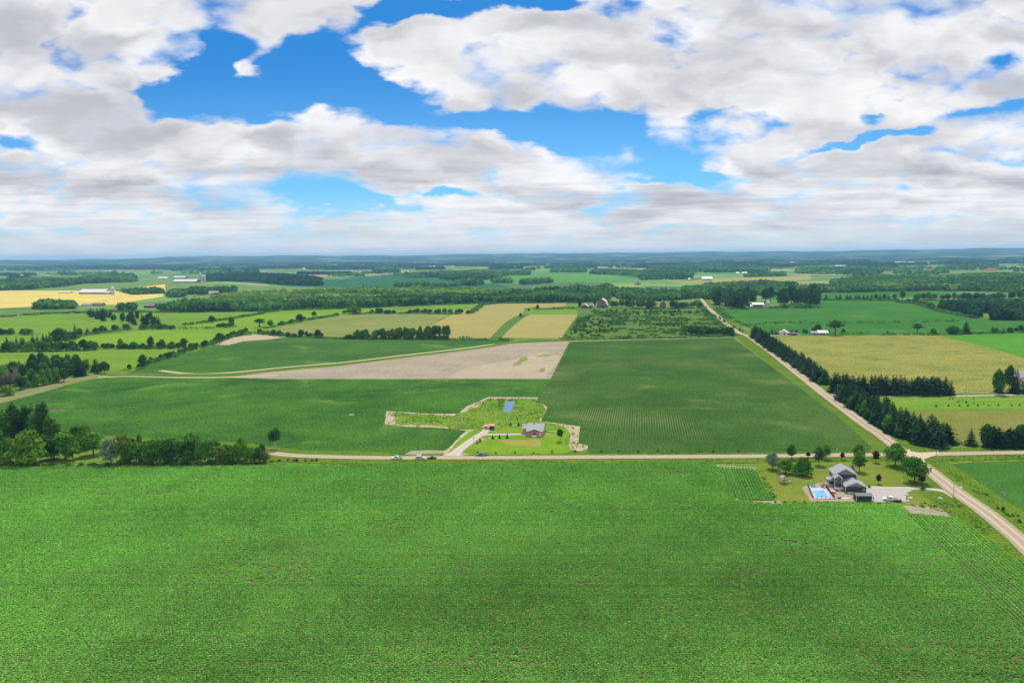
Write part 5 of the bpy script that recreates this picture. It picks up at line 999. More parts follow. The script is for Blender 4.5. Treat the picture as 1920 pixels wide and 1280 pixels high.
for x, yb, h, r, lb in [(370,527,14,3.6,'short white silo, leftmost of the farm silo cluster'),(375.5,527,30,5.5,'tallest domed silo of the farm silo cluster'),(380.5,527,22,4.5,'grey silo behind the right silo of the cluster'),(384.5,528,24,4,'right-hand slender silo of the farm silo cluster'),
                        (1440,577,9,3.2,'short concrete silo right of the open-fronted barn'),(617.5,496,34,7,'white silo far off left of centre'),(1484,490,40,7,'white silo standing over the far right farm'),(1333,484,30,8,'silo on the far plain near the horizon')]: silo(lb, x, yb, h, r)

# small farm vehicles seen as specks
# ---- dark two-storey house at the corner
SID = ribbed('siding_dark', (.028,.045,.052), 2, .22, .8, .6); SHG = plain('shingle_grey', (.27,.275,.29), .85, var=.18, scale=1.5, bump=.3); TRIM = plain('trim_white', (.74,.74,.74), .6, var=.04)
GRG = plain('gable_grey', (.23,.235,.24), .8, var=.1); SHD = plain('shingle_dark', (.17,.175,.185), .85, var=.2, scale=2, bump=.3); WOOD = plain('wood_tan', (.42,.27,.14), .8, var=.2); DECK = plain('deck_grey', (.40,.37,.33), .8, var=.15)
GLS = K['glass']
H0 = PX(1585.2, 923.4); HS = empty('house', H0, GR, 'dark blue two-storey house with grey roofs and attached garage', 'house')
def block(x0, x1, y0, y1, h, rh, roof='roof', gab=True, wallm=SID, z0=0):
    c = (x0+x1)/2; w_ = x1-x0; a = MB(); a.prism([(x0, z0), (x1, z0), (x1, h), (x0, h)], 'y', y0, y1); a.build('wall', wallm, HS)
    g = MB(); g.prism([(x0, h+.004), (x1, h+.004), (c, h+rh)], 'y', y0, y1); g.build('gable', GRG, HS)
    r_ = MB(); s = rh/(w_/2); ov = .45
    for sg in (-1, 1): r_.prism([(c, h+rh+.03), (c+sg*(w_/2+ov), h-ov*s+.03), (c+sg*(w_/2+ov), h-ov*s+.22), (c, h+rh+.22)], 'y', y0-.45, y1+.45)
    ro = r_.build(roof, SHG, HS); t = MB()
    for sg in (-1, 1): t.prism([(c, h+rh-.16), (c+sg*(w_/2+ov), h-ov*s-.16), (c+sg*(w_/2+ov), h-ov*s+.02), (c, h+rh+.02)], 'y', y0-.50, y0-.455)
    t.build('fascia', TRIM, ro)
    k = MB()
    for xx in (x0, x1): k.box(xx-.09, xx+.09, y0-.05, y0+.12, z0, h-.02)
    k.build('corner_board', TRIM, HS)
block(0, 8.2, 0, 8.5, 2.7, 1.9); block(-2.8, 6.4, 8.2, 17, 5.6, 2.5); block(-3.3, -.5, 4.6, 8.19, 5.0, 1.0)
def win(x, y, z, w_, h_, par=HS, face='y', nm='window'):
    f = MB(); g = MB()
    if face == 'y': f.box(x-w_/2-.1, x+w_/2+.1, y-.06, y+.02, z-.1, z+h_+.1); g.box(x-w_/2, x+w_/2, y-.085, y-.065, z, z+h_)
    else: f.box(x-.06, x+.02, y-w_/2-.1, y+w_/2+.1, z-.1, z+h_+.1); g.box(x-.085, x-.065, y-w_/2, y+w_/2, z, z+h_)
    fo = f.build(nm, TRIM, par); g.build('pane', GLS, fo); return fo
win(-1.9, 4.6, 3.0, 1.3, 1.3); win(4.9, 8.2, 3.6, .9, 1.0); 
for yy in (10, 12.6, 15.2): win(-2.8, yy, 3.4, 1.1, 1.3, face='x')
sr = MB(); sr.box(-4.9, -2.82, 9, 13, .1, 2.9); s_o = sr.build('sunroom', TRIM, HS); sg_ = MB(); sg_.box(-4.93, -4.905, 9.3, 12.7, .9, 2.4); sg_.box(-4.6, -3.1, 8.97, 8.995, .9, 2.4); sg_.build('pane', GLS, s_o)
sr = MB(); sr.prism([(-5.3,2.7),(-2.83,3.5),(-2.83,3.65),(-5.3,2.85)], 'y', 8.8, 13.2); sr.build('sunroom_roof', SHG, HS)
dk = MB(); dk.box(-3.6, -.05, 2.2, 4.55, .75, .9)
for xx in (-3.5, -.2):
    for yy in (2.3, 4.4): dk.box(xx-.08, xx+.08, yy-.08, yy+.08, 0, .75)
dko = dk.build('deck', TRIM, HS); rl = MB(); rl.box(-3.6, -.05, 2.2, 2.26, 1.75, 1.82)
for i in range(15): xx = -3.58+i*.25; rl.box(xx-.02, xx+.02, 2.21, 2.25, .9, 1.75)
rl.box(-3.6, -3.54, 2.27, 4.5, 1.75, 1.82); rl.build('railing', TRIM, dko)
st_ = MB()
for i in range(4): st_.box(-2.6, -1.2, 2.19-.3*(i+1), 2.19-.3*i-.01, 0, .72-.18*i)
st_.build('stairs', DECK, HS)
gd = MB()
for yy in (1.0, 4.6): gd.box(8.2, 8.26, yy, yy+2.7, 0, 2.2)
gd.build('garage_door', TRIM, HS); win(7.2, 0, 1.2, .6, .7)
bn = MB(); bn.box(.7, 3.4, -.75, -.15, .0, .45); tag(bn.build('planter', TRIM), 'long white planter box against the dark garage front', 'planter')
bpy.data.objects['planter'].location = H0; bpy.data.objects['planter'].rotation_euler = (0, 0, GR)
vt = MB()
for (xx, yy, zz) in ((2.2, 5.2, 3.9), (0, 12.5, 6.9), (1, 14.6, 7.3), (3.2, 11, 6.9)): vt.box(xx-.15, xx+.15, yy-.15, yy+.15, zz-.3, zz+.35)
vt.build('roof_vent', SHD, HS)
# dark shed
p = PX(1605.8, 939.3); SHh = empty('shed', p, 0.02, 'small black shed with white corner boards beside the garage', 'shed'); SHh.rotation_euler = (0, 0, GR*.35)
a = MB(); a.prism([(0,0),(3.6,0),(3.6,2.3),(1.8,2.9),(0,2.3)], 'x', 0, 6.1); a.build('wall', SID, SHh)
r_ = MB()
for sg in (-1, 1): r_.prism([(1.8,2.93),(1.8+sg*2.2,2.2),(1.8+sg*2.2,2.34),(1.8,3.07)], 'x', -.35, 6.45)
r_.build('roof', SHD, SHh); k = MB()
for xx in (0, 6.1):
    for yy in (0, 3.6): k.box(xx-.07, xx+.07, yy-.07, yy+.07, 0, 2.25)
k.build('corner_board', TRIM, SHh); d = MB(); d.box(6.1, 6.15, .9, 2.7, 0, 2.0); d.build('door', TRIM, SHh)

# pool
def quad_to_local(px):   # local frame of the house
    v = px-H0; c, s = math.cos(-GR), math.sin(-GR); return (v.x*c-v.y*s, v.x*s+v.y*c)
dkq = [(1525,935),(1564,935.5),(1547.5,914),(1515.5,912)]; wq = [(1530,932.7),(1554.5,932.7),(1545,919.5),(1522.8,919.5)]
PO_ = empty('swimming_pool', PX(1545, 935), 0, 'rectangular blue swimming pool set in a pale concrete deck', 'pool')
o0 = PO_.location.copy()
def poly_slab(name, quads, z0, z1, mat, par, origin):
    mb_ = MB()
    P = [PX(*q)-origin for q in quads]; n_ = len(P); mb_.add([(p_.x, p_.y, z0) for p_ in P]+[(p_.x, p_.y, z1) for p_ in P], [tuple(range(n_-1, -1, -1)), tuple(range(n_, 2*n_))]+[(i, (i+1) % n_, (i+1) % n_+n_, i+n_) for i in range(n_)])
    return mb_.build(name, mat, par)
M_pool = plain('pool_water', (.09,.36,.62), .08, var=.14, scale=.6, spec=.6); PD = plain('pool_deck', (.40,.39,.41), .85, var=.15)
def lerp2(a, b, t): return (a[0]+(b[0]-a[0])*t, a[1]+(b[1]-a[1])*t)
poly_slab('deck', dkq, 0, .22, PD, PO_, o0)
poly_slab('coping', [(1529,933.5),(1556,933.5),(1545.8,918.7),(1522,918.7)], .22, .28, plain('coping', (.62,.60,.58), .8), PO_, o0)
poly_slab('water', wq, .15, .30, M_pool, PO_, o0)
ld = MB(); pl = PX(1540, 932.3)-o0
for dx_ in (-.25, .25): ld.tube((pl.x+dx_, pl.y, .1), (pl.x+dx_, pl.y-.1, 1.1), .03); ld.tube((pl.x+dx_, pl.y-.1, 1.1), (pl.x+dx_, pl.y-.6, .95), .03); ld.tube((pl.x+dx_, pl.y-.6, .95), (pl.x+dx_, pl.y-.6, .22), .03)
ld.build('ladder', plain('steel', (.6,.6,.6), .3, .9), PO_)
BLK = plain('black_metal', (.02,.02,.022), .5); 
def fence(label, a, b, h, n, rails=True, name='fence', infill=True):
    p = PX(*a); q = PX(*b); d = q-p; L_ = d.length; e = empty(name, p, math.atan2(d.y, d.x), label, 'fence'); ps = MB()
    for i in range(n+1): xx = L_*i/n; o_ = MB(); o_.box(xx-.06, xx+.06, -.06, .06, 0, h+.1); o_.build('post', BLK, e)
    if infill:
        f = MB(); f.box(.065, L_-.065, -.012, .012, .12, h-.05); f.build('panel', plain('fence_panel', (.028,.028,.030), .6), e)
    r_ = MB(); r_.box(0, L_, -.03, .03, h, h+.05); r_.box(0, L_, -.03, .03, .05, .1)
    if not infill:
        for i in range(int(L_/.5)): r_.box(.3+i*.5-.012, .3+i*.5+.012, -.012, .012, .1, h)
    r_.build('rail', BLK, e)
fence('black fence along the left side of the pool', (1514.5,911.5), (1524.2,934.5), 1.35, 5)
fence('black fence between the pool and the patio', (1548.3,913.5), (1564.6,935.5), 1.35, 5)
fence('thin see-through rail fence across the near end of the pool', (1525,935.3), (1564,935.9), 1.2, 5, infill=False)
GRN = plain('cushion_green', (.03,.33,.20), .7)
for i, (x, y) in enumerate([(1521.5,912.5),(1524.8,912.7),(1528.5,913)]):
    e = empty('sun_lounger', PX(x, y), GR+.2, ['left', 'middle', 'right'][i]+' green sun lounger behind the pool', 'lounger', 'green sun loungers behind the pool'); e.location.z = .22
    a = MB(); a.box(-.33, .33, -1, .3, .3, .4); a.build('seat', GRN, e); a = MB(); a.prism([(.3,.3),(.4,.3),(.95,.85),(.86,.92)], 'x', -.33, .33); a.build('backrest', GRN, e)
    for sx in (-.28, .28):
        for sy in (-.9, .2): a = MB(); a.box(sx-.03, sx+.03, sy-.03, sy+.03, 0, .3); a.build('leg', TRIM, e)
# wooden swing frame and heap by the pool fence
e = empty('garden_arch', PX(1544.5, 914.5), GR+.5, 'leaning wooden garden frame behind the right pool fence', 'frame')
a = MB(); a.tube((-1.6,0,0), (0,.2,3.0), .09); a.tube((1.3,0,0), (0,.2,3.0), .09); a.tube((-1.4,1.8,0), (0,1.8,3.0), .09); a.tube((1.2,1.8,0), (0,1.8,3.0), .09); a.build('post', WOOD, e)
a = MB(); a.tube((0,.1,3.0), (0,1.9,3.0), .09); a.tube((-.8,.1,1.5), (.65,.1,1.5), .07); a.build('beam', WOOD, e); a = MB(); a.prism([(-.6,.4),(.5,.4),(.9,1.5),(.2,2.1),(-.3,1.4)], 'y', .3, 1.5); a.build('cover', plain('canvas_tan', (.50,.38,.24), .85), e)
e = empty('hot_tub', PX(1561, 924.5), 0, 'round wooden hot tub on the patio beside the house', 'hot tub')
a = MB(); a.lathe([(0.02,0),(1.05,0),(1.12,1.0),(.02,1.0)], 20); a.build('tub', WOOD, e); a = MB(); a.lathe([(1.18,1.0),(1.18,1.12),(.02,1.2)], 20); a.build('cover', plain('cover_tan', (.52,.37,.21), .7), e); a = MB(); a.box(-.5,.5,-1.7,-1.15,0,.35); a.build('step', WOOD, e)
e = empty('canoe', PX(1586, 934.6), .06, 'upturned white canoe lying on the bare yard soil', 'canoe')
a = MB(); NS = 14
vs = []; fs = []
for i in range(NS+1):
    t = -1+2*i/NS; w_ = .48*(1-t*t)**.6+.02; 
    for j in range(7): ph = math.pi*j/6; vs.append((t*2.6, w_*math.cos(ph), .45*math.sin(ph)*(1-t*t*.5)+.02))
for i in range(NS):
    for j in range(6): fs.append((i*7+j, i*7+j+1, (i+1)*7+j+1, (i+1)*7+j))
a.add(vs, fs); a.build('hull', TRIM, e, smooth=True); a = MB(); a.tube((-2.6,0,.3), (2.6,0,.3), .03); a.build('keel', K['grey'], e)
e = empty('bicycle_trailer', PX(1574, 935), .3, 'small dark wheelbarrow beside the white canoe', 'wheelbarrow'); e.name = 'wheelbarrow'
a = MB(); a.prism([(-.5,.35),(.45,.35),(.65,.8),(-.65,.8)], 'y', -.35, .35); a.build('tray', plain('barrow_red', (.25,.06,.05), .6), e); a = MB(); a.tube((-.75,-.05,.22), (-.75,.05,.22), .22, n=14); a.build('wheel', BLK, e); a = MB()
for sy in (-.3, .3): a.tube((-.75, sy*.3, .25), (1.1, sy, .7), .025); a.tube((.4, sy, .5), (.45, sy, 0), .02)
a.build('handle', WOOD, e)
# wooden playset in the left lawn
e = empty('playset', PX(1469, 905.5), GR+.35, 'weathered wooden playset with slide on the left lawn of the corner property', 'playset'); G3 = plain('wood_grey', (.30,.26,.23), .9, var=.2)
for sx in (-1.2, 1.2):
    for sy in (-1.2, 1.2): a = MB(); a.box(sx-.08, sx+.08, sy-.08, sy+.08, 0, 2.6); a.build('post', G3, e)
a = MB(); a.box(-1.3, 1.3, -1.3, 1.3, 1.3, 1.42); a.build('platform', G3, e); a = MB()
for sg in (-1, 1): a.prism([(0,3.5),(sg*1.5,2.6),(sg*1.5,2.68),(0,3.58)], 'y', -1.45, 1.45)
a.build('roof', plain('tarp_grey', (.25,.24,.26), .7), e); a = MB(); a.prism([(1.3,1.35),(1.3,1.42),(4.0,.25),(4.0,.18)], 'y', -1.0, -.3); a.prism([(1.3,1.42),(1.3,1.65),(4.0,.48),(4.0,.25)], 'y', -1.04, -1.0); a.prism([(1.3,1.42),(1.3,1.65),(4.0,.48),(4.0,.25)], 'y', -.3, -.26); a.build('slide', TRIM, e)
a = MB(); a.tube((0,1.3,2.5), (0,4.6,2.5), .07); a.tube((-1,4.6,0), (0,4.6,2.5), .06); a.tube((1,4.6,0), (0,4.6,2.5), .06); a.build('swing_beam', G3, e); a = MB()
for yy in (2.2, 3.6):
    a.tube((0,yy-.2,2.5), (0,yy-.2,.55), .015, n=5); a.tube((0,yy+.2,2.5), (0,yy+.2,.55), .015, n=5); a.box(-.1,.1,yy-.25,yy+.25,.5,.55)
a.build('swing', TRIM, e)
e = empty('picnic_table', PX(1460, 881), .2, 'pale picnic table under the trees at the far left of the yard', 'table'); a = MB(); a.box(-1,1,-.4,.4,.72,.77); a.build('tabletop', DECK, e)
for sy in (-.75, .75): a = MB(); a.box(-1,1,sy-.13,sy+.13,.42,.46); a.build('bench', DECK, e)
for sx in (-.7, .7): a = MB(); a.tube((sx,-.7,0),(sx,.2,.72),.05); a.tube((sx,.7,0),(sx,-.2,.72),.05); a.build('leg', G3, e)
def boulder(label, x, y, r, group=None, col='rock_pale'):
    bm = bmesh.new(); bmesh.ops.create_icosphere(bm, subdivisions=3, radius=r); rr = random.Random(int(x*10)); ph = [rr.uniform(0, 6) for _ in range(6)]
    for v in bm.verts:
        c = v.co/r; k = 1+.16*math.sin(3*c.x+ph[0])+.13*math.sin(4*c.y+ph[1])+.1*math.sin(6*c.z+ph[2]+2*c.x); v.co = v.co*k; v.co.z = v.co.z*.7+r*.35
    me = bpy.data.meshes.new('boulder'); bm.to_mesh(me); bm.free(); o = link_mesh('boulder', me, plain(col, (.50,.47,.43), .9, var=.25, scale=3, bump=.4)); o.location = PX(x, y); tag(o, label, 'boulder', group)
boulder('large pale boulder on the grass beside the driveway entrance', 1763, 936, .95); boulder('pale boulder at the edge of the parking gravel', 1707.5, 935, .8); boulder('low dark boulder by the parking gravel corner', 1701, 928.5, .7, col='rock_dark'); boulder('flat boulder below the pale parking boulder', 1703, 940, .6)
boulder('white boulder on the right road bank', 1802, 915, .7)
for x, y, r in [(898,828,.6),(905.6,826,.9),(917.5,824,1.0),(930,822.5,.5),(956,820,.7),(961,798,.5),(965,799,.6),(969,798,.5)]: boulder('pale boulder edging the small spruces at the bungalow', x, y, r, 'boulders edging the bungalow spruces')

# ---- pink brick bungalow
PINK = plain('brick_pink', (.64,.27,.25), .85, var=.12, scale=6, bump=.3); B0 = PX(988.2, 818.2); BG = empty('bungalow', B0, GR, 'pink brick bungalow with a pale grey roof behind the mown lawn', 'house'); mB = MPP(1000, 818); Wd = 28.5*mB; Dp = 17.
a = MB(); a.box(0, Wd, 0, Dp, .5, 3.1); a.build('wall', PINK, BG); a = MB(); a.box(-.03, Wd+.03, -.03, Dp, 0, .5); a.build('foundation', K['conc'], BG)
a = MB(); a.box(-3.2, -.03, 6, Dp, 0, 3.1); a.build('wing', PINK, BG)
cx_ = Wd/2; a = MB(); rdg = 9.5
a.prism([(-.6, 3.02), (rdg, 5.55), (Dp+.5, 3.1), (Dp+.5, 3.28), (rdg, 5.75), (-.6, 3.22)], 'x', -.6, Wd+.6); a.build('roof', SHG, BG)
a = MB(); a.prism([(5.2, 3.05), (rdg+.6, 5.0), (Dp+.3, 3.12), (Dp+.3, 3.28), (rdg+.6, 5.2), (5.2, 3.25)], 'x', -3.8, -.62); a.build('wing_roof', SHG, BG)
a = MB(); a.prism([(2, 3.1), (rdg, 5.5), (Dp-.1, 3.1)], 'x', Wd-.2, Wd-.02); a.build('side_gable', GRG, BG)
a = MB(); a.prism([(1.7, 3.12), (Wd-1.5, 3.12), (cx_, 4.15)], 'y', -.35, 2.5); a.build('gable', GRG, BG); a = MB()
a.prism([(1.1, 3.08), (cx_, 4.3), (Wd-.9, 3.08), (Wd-.5, 3.08), (cx_, 4.48), (.7, 3.08)], 'y', -.7, 3.4); a.build('gable_roof', SHG, BG)
win(Wd*.5, 0, 1.3, 1.7, 1.1, BG); dd = MB(); dd.box(Wd*.86-.5, Wd*.86+.45, -.06, .02, .5, 2.6); dd.build('door', TRIM, BG)
for yy in (3, 8, 13):
    f = MB(); f.box(Wd-.02, Wd+.06, yy-.8, yy+.8, 1.2, 2.4); fo = f.build('window', TRIM, BG); g = MB(); g.box(Wd+.062, Wd+.08, yy-.7, yy+.7, 1.3, 2.3); g.build('pane', GLS, fo)
a = MB(); a.box(Wd*.3, Wd*.3+.6, Dp*.5, Dp*.5+.6, 3.6, 6.0); a.build('chimney', K['brick'], BG)
e = empty('propane_tank', PX(1001.5, 820.2), CA, 'long white propane tank in front of the pink bungalow', 'tank'); a = MB(); a.tube((-1.1,0,.65), (1.1,0,.65), .5, n=18)
for sg in (-1, 1): a.add([(sg*1.1+sg*.3*math.sin(t), .5*math.cos(u)*math.cos(t), .65+.5*math.sin(u)*math.cos(t)) for t in (0, .6, 1.2) for u in [2*math.pi*i/18 for i in range(18)]], [(j*18+i, j*18+(i+1) % 18, (j+1)*18+(i+1) % 18, (j+1)*18+i) for j in range(2) for i in range(18)])
a.build('tank', TRIM, e, smooth=False); a = MB(); a.box(-.8,-.6,-.4,.4,0,.3); a.box(.6,.8,-.4,.4,0,.3); a.build('foot', K['conc'], e); a = MB(); a.lathe([(.18,1.1),(.18,1.3),(.02,1.35)], 12); a.build('valve_dome', TRIM, e)
for (x, y, rz, lb) in [(1027,815.5,.1,'white garden bench on the lawn right of the bungalow'),(1036,810,0.,'long pale bench board on the lawn beyond the bungalow')]:
    e = empty('garden_bench', PX(x, y), rz, lb, 'bench'); L_ = 1.2 if x < 1030 else 2.2; a = MB(); a.box(-L_,L_,-.25,.25,.42,.48); a.build('seat', TRIM, e)
    for sx in (-L_*.8, L_*.8): a = MB(); a.box(sx-.05,sx+.05,-.22,.22,0,.42); a.build('leg', TRIM, e)
# shed with orange roof
e = empty('shed', PX(917.5, 805.8), GR+.05, 'green shed with a faded orange roof at the end of the bungalow driveway', 'shed'); GW = plain('shed_green', (.03,.13,.12), .7)
a = MB(); a.box(0, 2.7, 0, 3.4, 0, 2.5); a.build('wall', GW, e); a = MB(); a.prism([(-.3,2.75),(3.7,2.35),(3.7,2.5),(-.3,2.9)], 'x', -.3, 3.0) if False else a.prism([(-.3,2.35),(3.7,2.9),(3.7,3.02),(-.3,2.47)], 'x', -.3, 3.0); a.build('roof', plain('roof_orange', (.62,.22,.12), .8, var=.15), e)
a = MB(); a.box(.3, 1.2, -.05, .01, 0, 2.0); a.build('door', BLK, e); a = MB(); a.prism([(.6,2.2),(3.4,2.6),(3.4,2.7),(.6,2.3)], 'x', -3.2, -.35); a.build('lean_to_roof', bpy.data.materials['roof_orange'], e); a = MB(); a.box(-3.1,-3.0,.7,.8,0,2.25); a.box(-3.1,-3.0,3.2,3.3,0,2.55); a.build('post', WOOD, e)
fb2 = None
# pale drain pipe lying along the lawn edge
p = PX(863, 819.5); q = PX(869, 814.5); a = MB(); a.tube((p.x,p.y,.25), (q.x,q.y,.25), .18); tag(a.build('pipe', TRIM), 'pale pipe lying on the grass edge left of the bungalow driveway', 'pipe')

# ---- vehicles
TY = plain('tyre', (.02,.02,.02), .9); RIM = plain('rim', (.45,.45,.47), .35, .8); 
def vehicle(kind, label, x, y, col, rz, glass=(.02,.025,.03), cat=None, dirn=1, name=None, group=None):
    L_, wd, hh = {'pickup': (5.8,1.95,1.85), 'suv': (4.8,1.9,1.75), 'sedan': (4.7,1.82,1.45)}[kind]; e = empty(name or {'pickup': 'pickup_truck', 'suv': 'suv', 'sedan': 'sedan'}[kind], PX(x, y), rz+(0 if dirn > 0 else math.pi), label, cat or {'pickup': 'truck', 'suv': 'car', 'sedan': 'car'}[kind], group)
    P = plain('car_%s' % label[:12].replace(' ', '_'), col, .3, .1, var=.03, spec=.6); h2 = L_/2; w2 = wd/2
    if kind == 'pickup': bd = [(-h2,.45),(h2-.1,.45),(h2,.75),(h2-.05,1.05),(h2-1.35,1.15),(-h2,1.12)]; cb = [(-.75,1.12),(h2-1.45,1.15),(h2-2.25,hh-.03),(h2-2.7,hh),(-.62,hh-.02)]
    elif kind == 'suv': bd = [(-h2,.4),(h2-.1,.4),(h2,.7),(h2-.08,.98),(h2-1.15,1.08),(-h2,1.05)]; cb = [(-h2+.05,1.05),(h2-1.2,1.08),(h2-1.95,hh-.04),(-h2+.5,hh),(-h2+.22,hh-.12)]
    else: bd = [(-h2,.35),(h2-.12,.35),(h2,.6),(h2-.1,.85),(h2-1.3,.95),(-h2+.05,.98),(-h2,.75)]; cb = [(-h2+.75,.97),(h2-1.35,.95),(h2-2.1,hh-.02),(-h2+1.75,hh),(-h2+1.35,hh-.06)]
    a = MB(); a.prism(bd, 'y', -w2, w2); a.build('body', P, e, .06); a = MB(); a.prism(cb, 'y', -w2+.12, w2-.12); a.build('cabin', P, e, .05)
    zc_ = bd[-1][1]+.08; g = MB(); xs = [p_[0] for p_ in cb]; x0 = min(xs)+.35; x1 = max(xs)-.35; g.prism([(x0,zc_),(x1-.1,zc_),(x1-.62,hh-.12),(x0+.2,hh-.12)], 'y', -w2+.10, w2-.10); g.build('side_window', plain('car_glass', glass, .1, spec=.9), e)
    g = MB(); c1_, c2_ = cb[1], cb[2]; g.add([(c1_[0]-.06+.03,-w2+.22,c1_[1]+.06),(c1_[0]-.06+.03,w2-.22,c1_[1]+.06),(c2_[0]+.06,w2-.26,c2_[1]-.03),(c2_[0]+.06,-w2+.26,c2_[1]-.03)], [(0,1,2,3)]); g.build('windscreen', bpy.data.materials['car_glass'], e)
    if kind == 'pickup': b2 = MB(); b2.box(-h2+.12, -.85, -w2+.14, w2-.14, 1.13, 1.145); b2.build('bed', plain('bed_dark', (.05,.05,.05), .8), e)
    for sx in (-h2+1.0, h2-1.0):
        for sy in (-1, 1):
            t = MB(); t.tube((sx, sy*(w2-.22), .36), (sx, sy*(w2+.01), .36), .36, n=16); to = t.build('wheel', TY, e); t = MB(); t.tube((sx, sy*(w2+.012), .36), (sx, sy*(w2+.03), .36), .2, n=12); t.build('rim', RIM, to)
    for sy in (-1, 1): g = MB(); g.box(h2-.09, h2+.01, sy*(w2-.3)-.18, sy*(w2-.3)+.18, .72, .88); g.build('headlight', TRIM, e)
    for sy in (-1, 1): g = MB(); g.box(-h2-.012, -h2+.05, sy*(w2-.12)-.08, sy*(w2-.12)+.08, .78, 1.0); g.build('tail_light', plain('tail_red', (.4,.02,.02), .4), e)
    return e
vehicle('pickup', 'white pickup truck, leftmost vehicle on the crossing road', 744.4, 861, (.75,.75,.76), CA, dirn=-1)
vehicle('suv', 'silver white car behind the black car on the crossing road', 788.4, 860.5, (.62,.64,.66), CA)
vehicle('sedan', 'black car parked on the crossing road', 809.5, 860.8, (.012,.012,.014), CA, dirn=-1)
vehicle('pickup', 'grey pickup truck at the roadside before the lawn', 903, 855, (.10,.13,.17), CA, dirn=-1)
vehicle('sedan', 'pale car beside the orange-roofed shed', 911.5, 803, (.55,.55,.55), CA+.1)
vehicle('pickup', 'white pickup truck parked on the yard gravel', 1669.5, 938.5, (.78,.78,.78), CA-.28, dirn=-1)
vehicle('suv', 'dark vehicle tiny on the far main road', 1329, 580, (.02,.02,.02), GA)
# flat utility trailer with load behind the white pickup
e = empty('utility_trailer', PX(1682.5, 940.5), CA-.28, 'dark loaded utility trailer beside the white yard pickup', 'trailer'); a = MB(); a.box(-1.6,1.6,-.9,.9,.5,.6); a.build('bed', BLK, e)
for sy in (-1, 1): a = MB(); a.tube((0,sy*.93,.33), (0,sy*1.13,.33), .33, n=14); a.build('wheel', TY, e)
a = MB(); a.box(1.6,2.7,-.05,.05,.48,.56); a.build('tow_bar', BLK, e); a = MB(); a.box(-1.5,1.5,-.9,-.86,.6,.95); a.box(-1.5,1.5,.86,.9,.6,.95); a.build('side_rail', BLK, e)
a = MB()
for i, (lx, ly, lw, lh) in enumerate([(-1,-.3,.5,.4),(-.3,.3,.6,.55),(.6,-.2,.55,.35),(1.1,.4,.35,.5)]): a.prism([(lx-lw/2,.61),(lx+lw/2,.61),(lx+lw*.4,.61+lh),(lx-lw*.35,.61+lh*.8)], 'y', ly-.3, ly+.3)
a.build('load', plain('load_tan', (.38,.26,.16), .8, var=.3), e)
vehicle('suv', 'dark green compact car parked by the black shed corner', 1637, 938.8, (.10,.03,.03), CA+1.2, name='small_car') if False else None
e = empty('barbecue', PX(1637.5, 938), 0, 'small reddish barbecue at the right corner of the black shed', 'barbecue'); a = MB(); a.lathe([(.02,.7),(.35,.85),(.38,1.05),(.2,1.3),(.02,1.35)], 14); a.build('kettle', plain('kettle_red', (.3,.05,.05), .4), e)
for t in (0, 2.1, 4.2): a = MB(); a.tube((.15*math.cos(t),.15*math.sin(t),.75), (.4*math.cos(t),.4*math.sin(t),0), .03); a.build('leg', BLK, e)

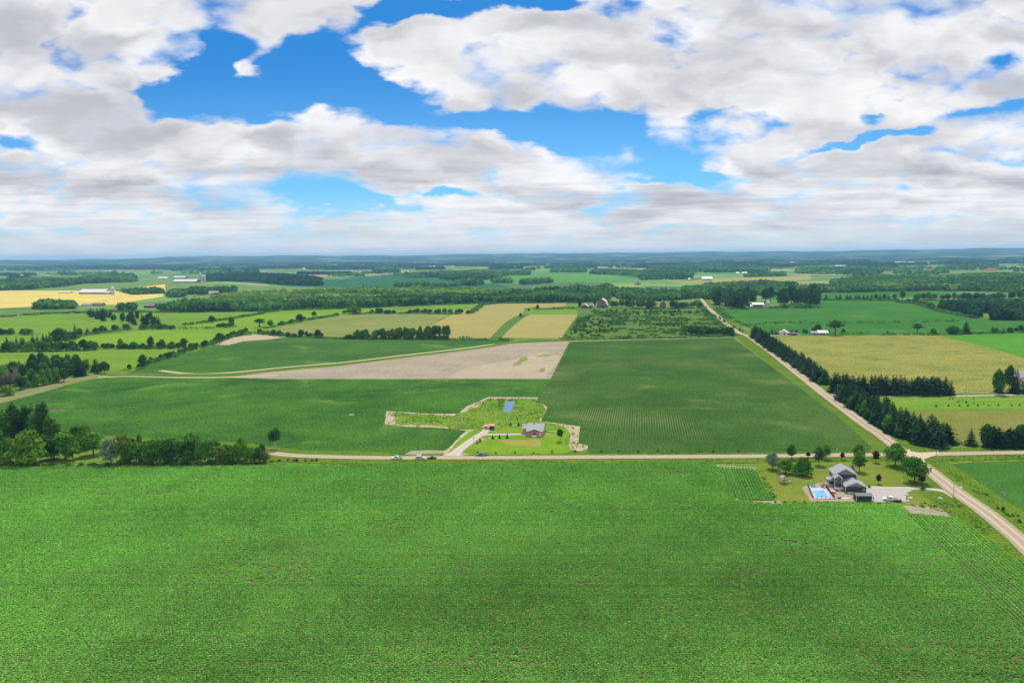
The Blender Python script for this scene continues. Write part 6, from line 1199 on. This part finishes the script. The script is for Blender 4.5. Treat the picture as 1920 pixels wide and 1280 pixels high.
# ---- utility poles
PW = plain('pole_wood', (.36,.33,.29), .9, var=.15); INS = plain('insulator', (.6,.6,.62), .3)
def pole(label, x, yb, yt, trans=False, arm=True, group=None, rot=None):
    p = PX(x, yb); h = max(7.5, min(11, HT(x, yb, yt))); e = empty('utility_pole', p, GR if rot is None else rot, label, 'pole', group)
    a = MB(); a.tube((0,0,-.2), (0,0,h), .16, .11, 9); a.build('pole', PW, e)
    if arm:
        a = MB(); a.box(-.95,.95,-.05,.05,h-.55,h-.43); ao = a.build('crossarm', PW, e); a = MB()
        for sx in (-.85,-.4,.85): a.lathe([(.05,h-.43),(.05,h-.28),(.02,h-.22)], 8, (sx, 0))
        a.build('insulator', INS, ao)
    if trans: a = MB(); a.lathe([(.02,h-2.0),(.28,h-2.0),(.28,h-1.1),(.2,h-1.0),(.02,h-1.0)], 14, (.42, 0)); a.build('transformer', K['grey'], e)
pole('utility pole on the near road edge by the driveway entrance', 1787.5, 937.7, 907.5); pole('utility pole just right of the road junction', 1754.7, 871, 848); pole('pale pole before the spruces at the junction', 1718.4, 831.5, 814)
pole('utility pole with transformer in the right crop field edge', 1879.4, 957.5, 920, trans=True); pole('utility pole in front of the lower spruce row', 1680, 817.7, 793); pole('pale pole where the side lane meets the spruce rows', 1570.2, 740.2, 721); pole('pole standing beside the lawn next to the bungalow driveway', 888.7, 846.5, 818.5, rot=CA)
for x, yb, yt in [(1622.3,776,761),(1522.7,709,696),(1485.6,682,669),(1434.6,647,635),(1390,622,612),(1350,592,584)]: pole('utility pole along the upper stretch of the main road', x, yb, yt, group='poles along the upper main road')
pole('thin pole beside the side lane in the right meadow', 1811, 741, 727)
# road sign at the junction
e = empty('road_sign', PX(1657.5, 855), CA, 'small pale road sign left of the junction maple', 'sign'); a = MB(); a.tube((0,0,0),(0,0,2.4),.035); a.build('post', PW, e); a = MB(); a.box(-.3,.3,-.03,-.01,1.8,2.4); a.build('sign_face', TRIM, e)
e = empty('mailbox', PX(1569.5, 847), CA, 'tiny white marker across the road behind the corner property', 'marker'); e.name = 'marker_post'; a = MB(); a.tube((0,0,0),(0,0,1.1),.06); a.build('post', PW, e); a = MB(); a.lathe([(.02,1.1),(.3,1.25),(.3,1.5),(.02,1.6)], 12); a.build('cap', TRIM, e)

# ------------------------------------------------------------------ air
HAZE_ON = True
if HAZE_ON:
    m, n, out = newmat('haze_air'); pv = n.new('ShaderNodeVolumePrincipled'); pv.inputs['Color'].default_value = (.28, .58, 1, 1); pv.inputs['Density'].default_value = .000050; pv.inputs['Anisotropy'].default_value = 0
    n.l.new(pv.outputs[0], out.inputs['Volume']); a = MB(); a.box(-26500, 26500, -26500, 26500, -6, 205); o = a.build('haze', m); o['kind'] = 'stuff'; o['label'] = 'thin blue summer haze over the far plain'
SC.cycles.volume_bounces = 1; SC.cycles.max_bounces = 6; SC.cycles.transparent_max_bounces = 8
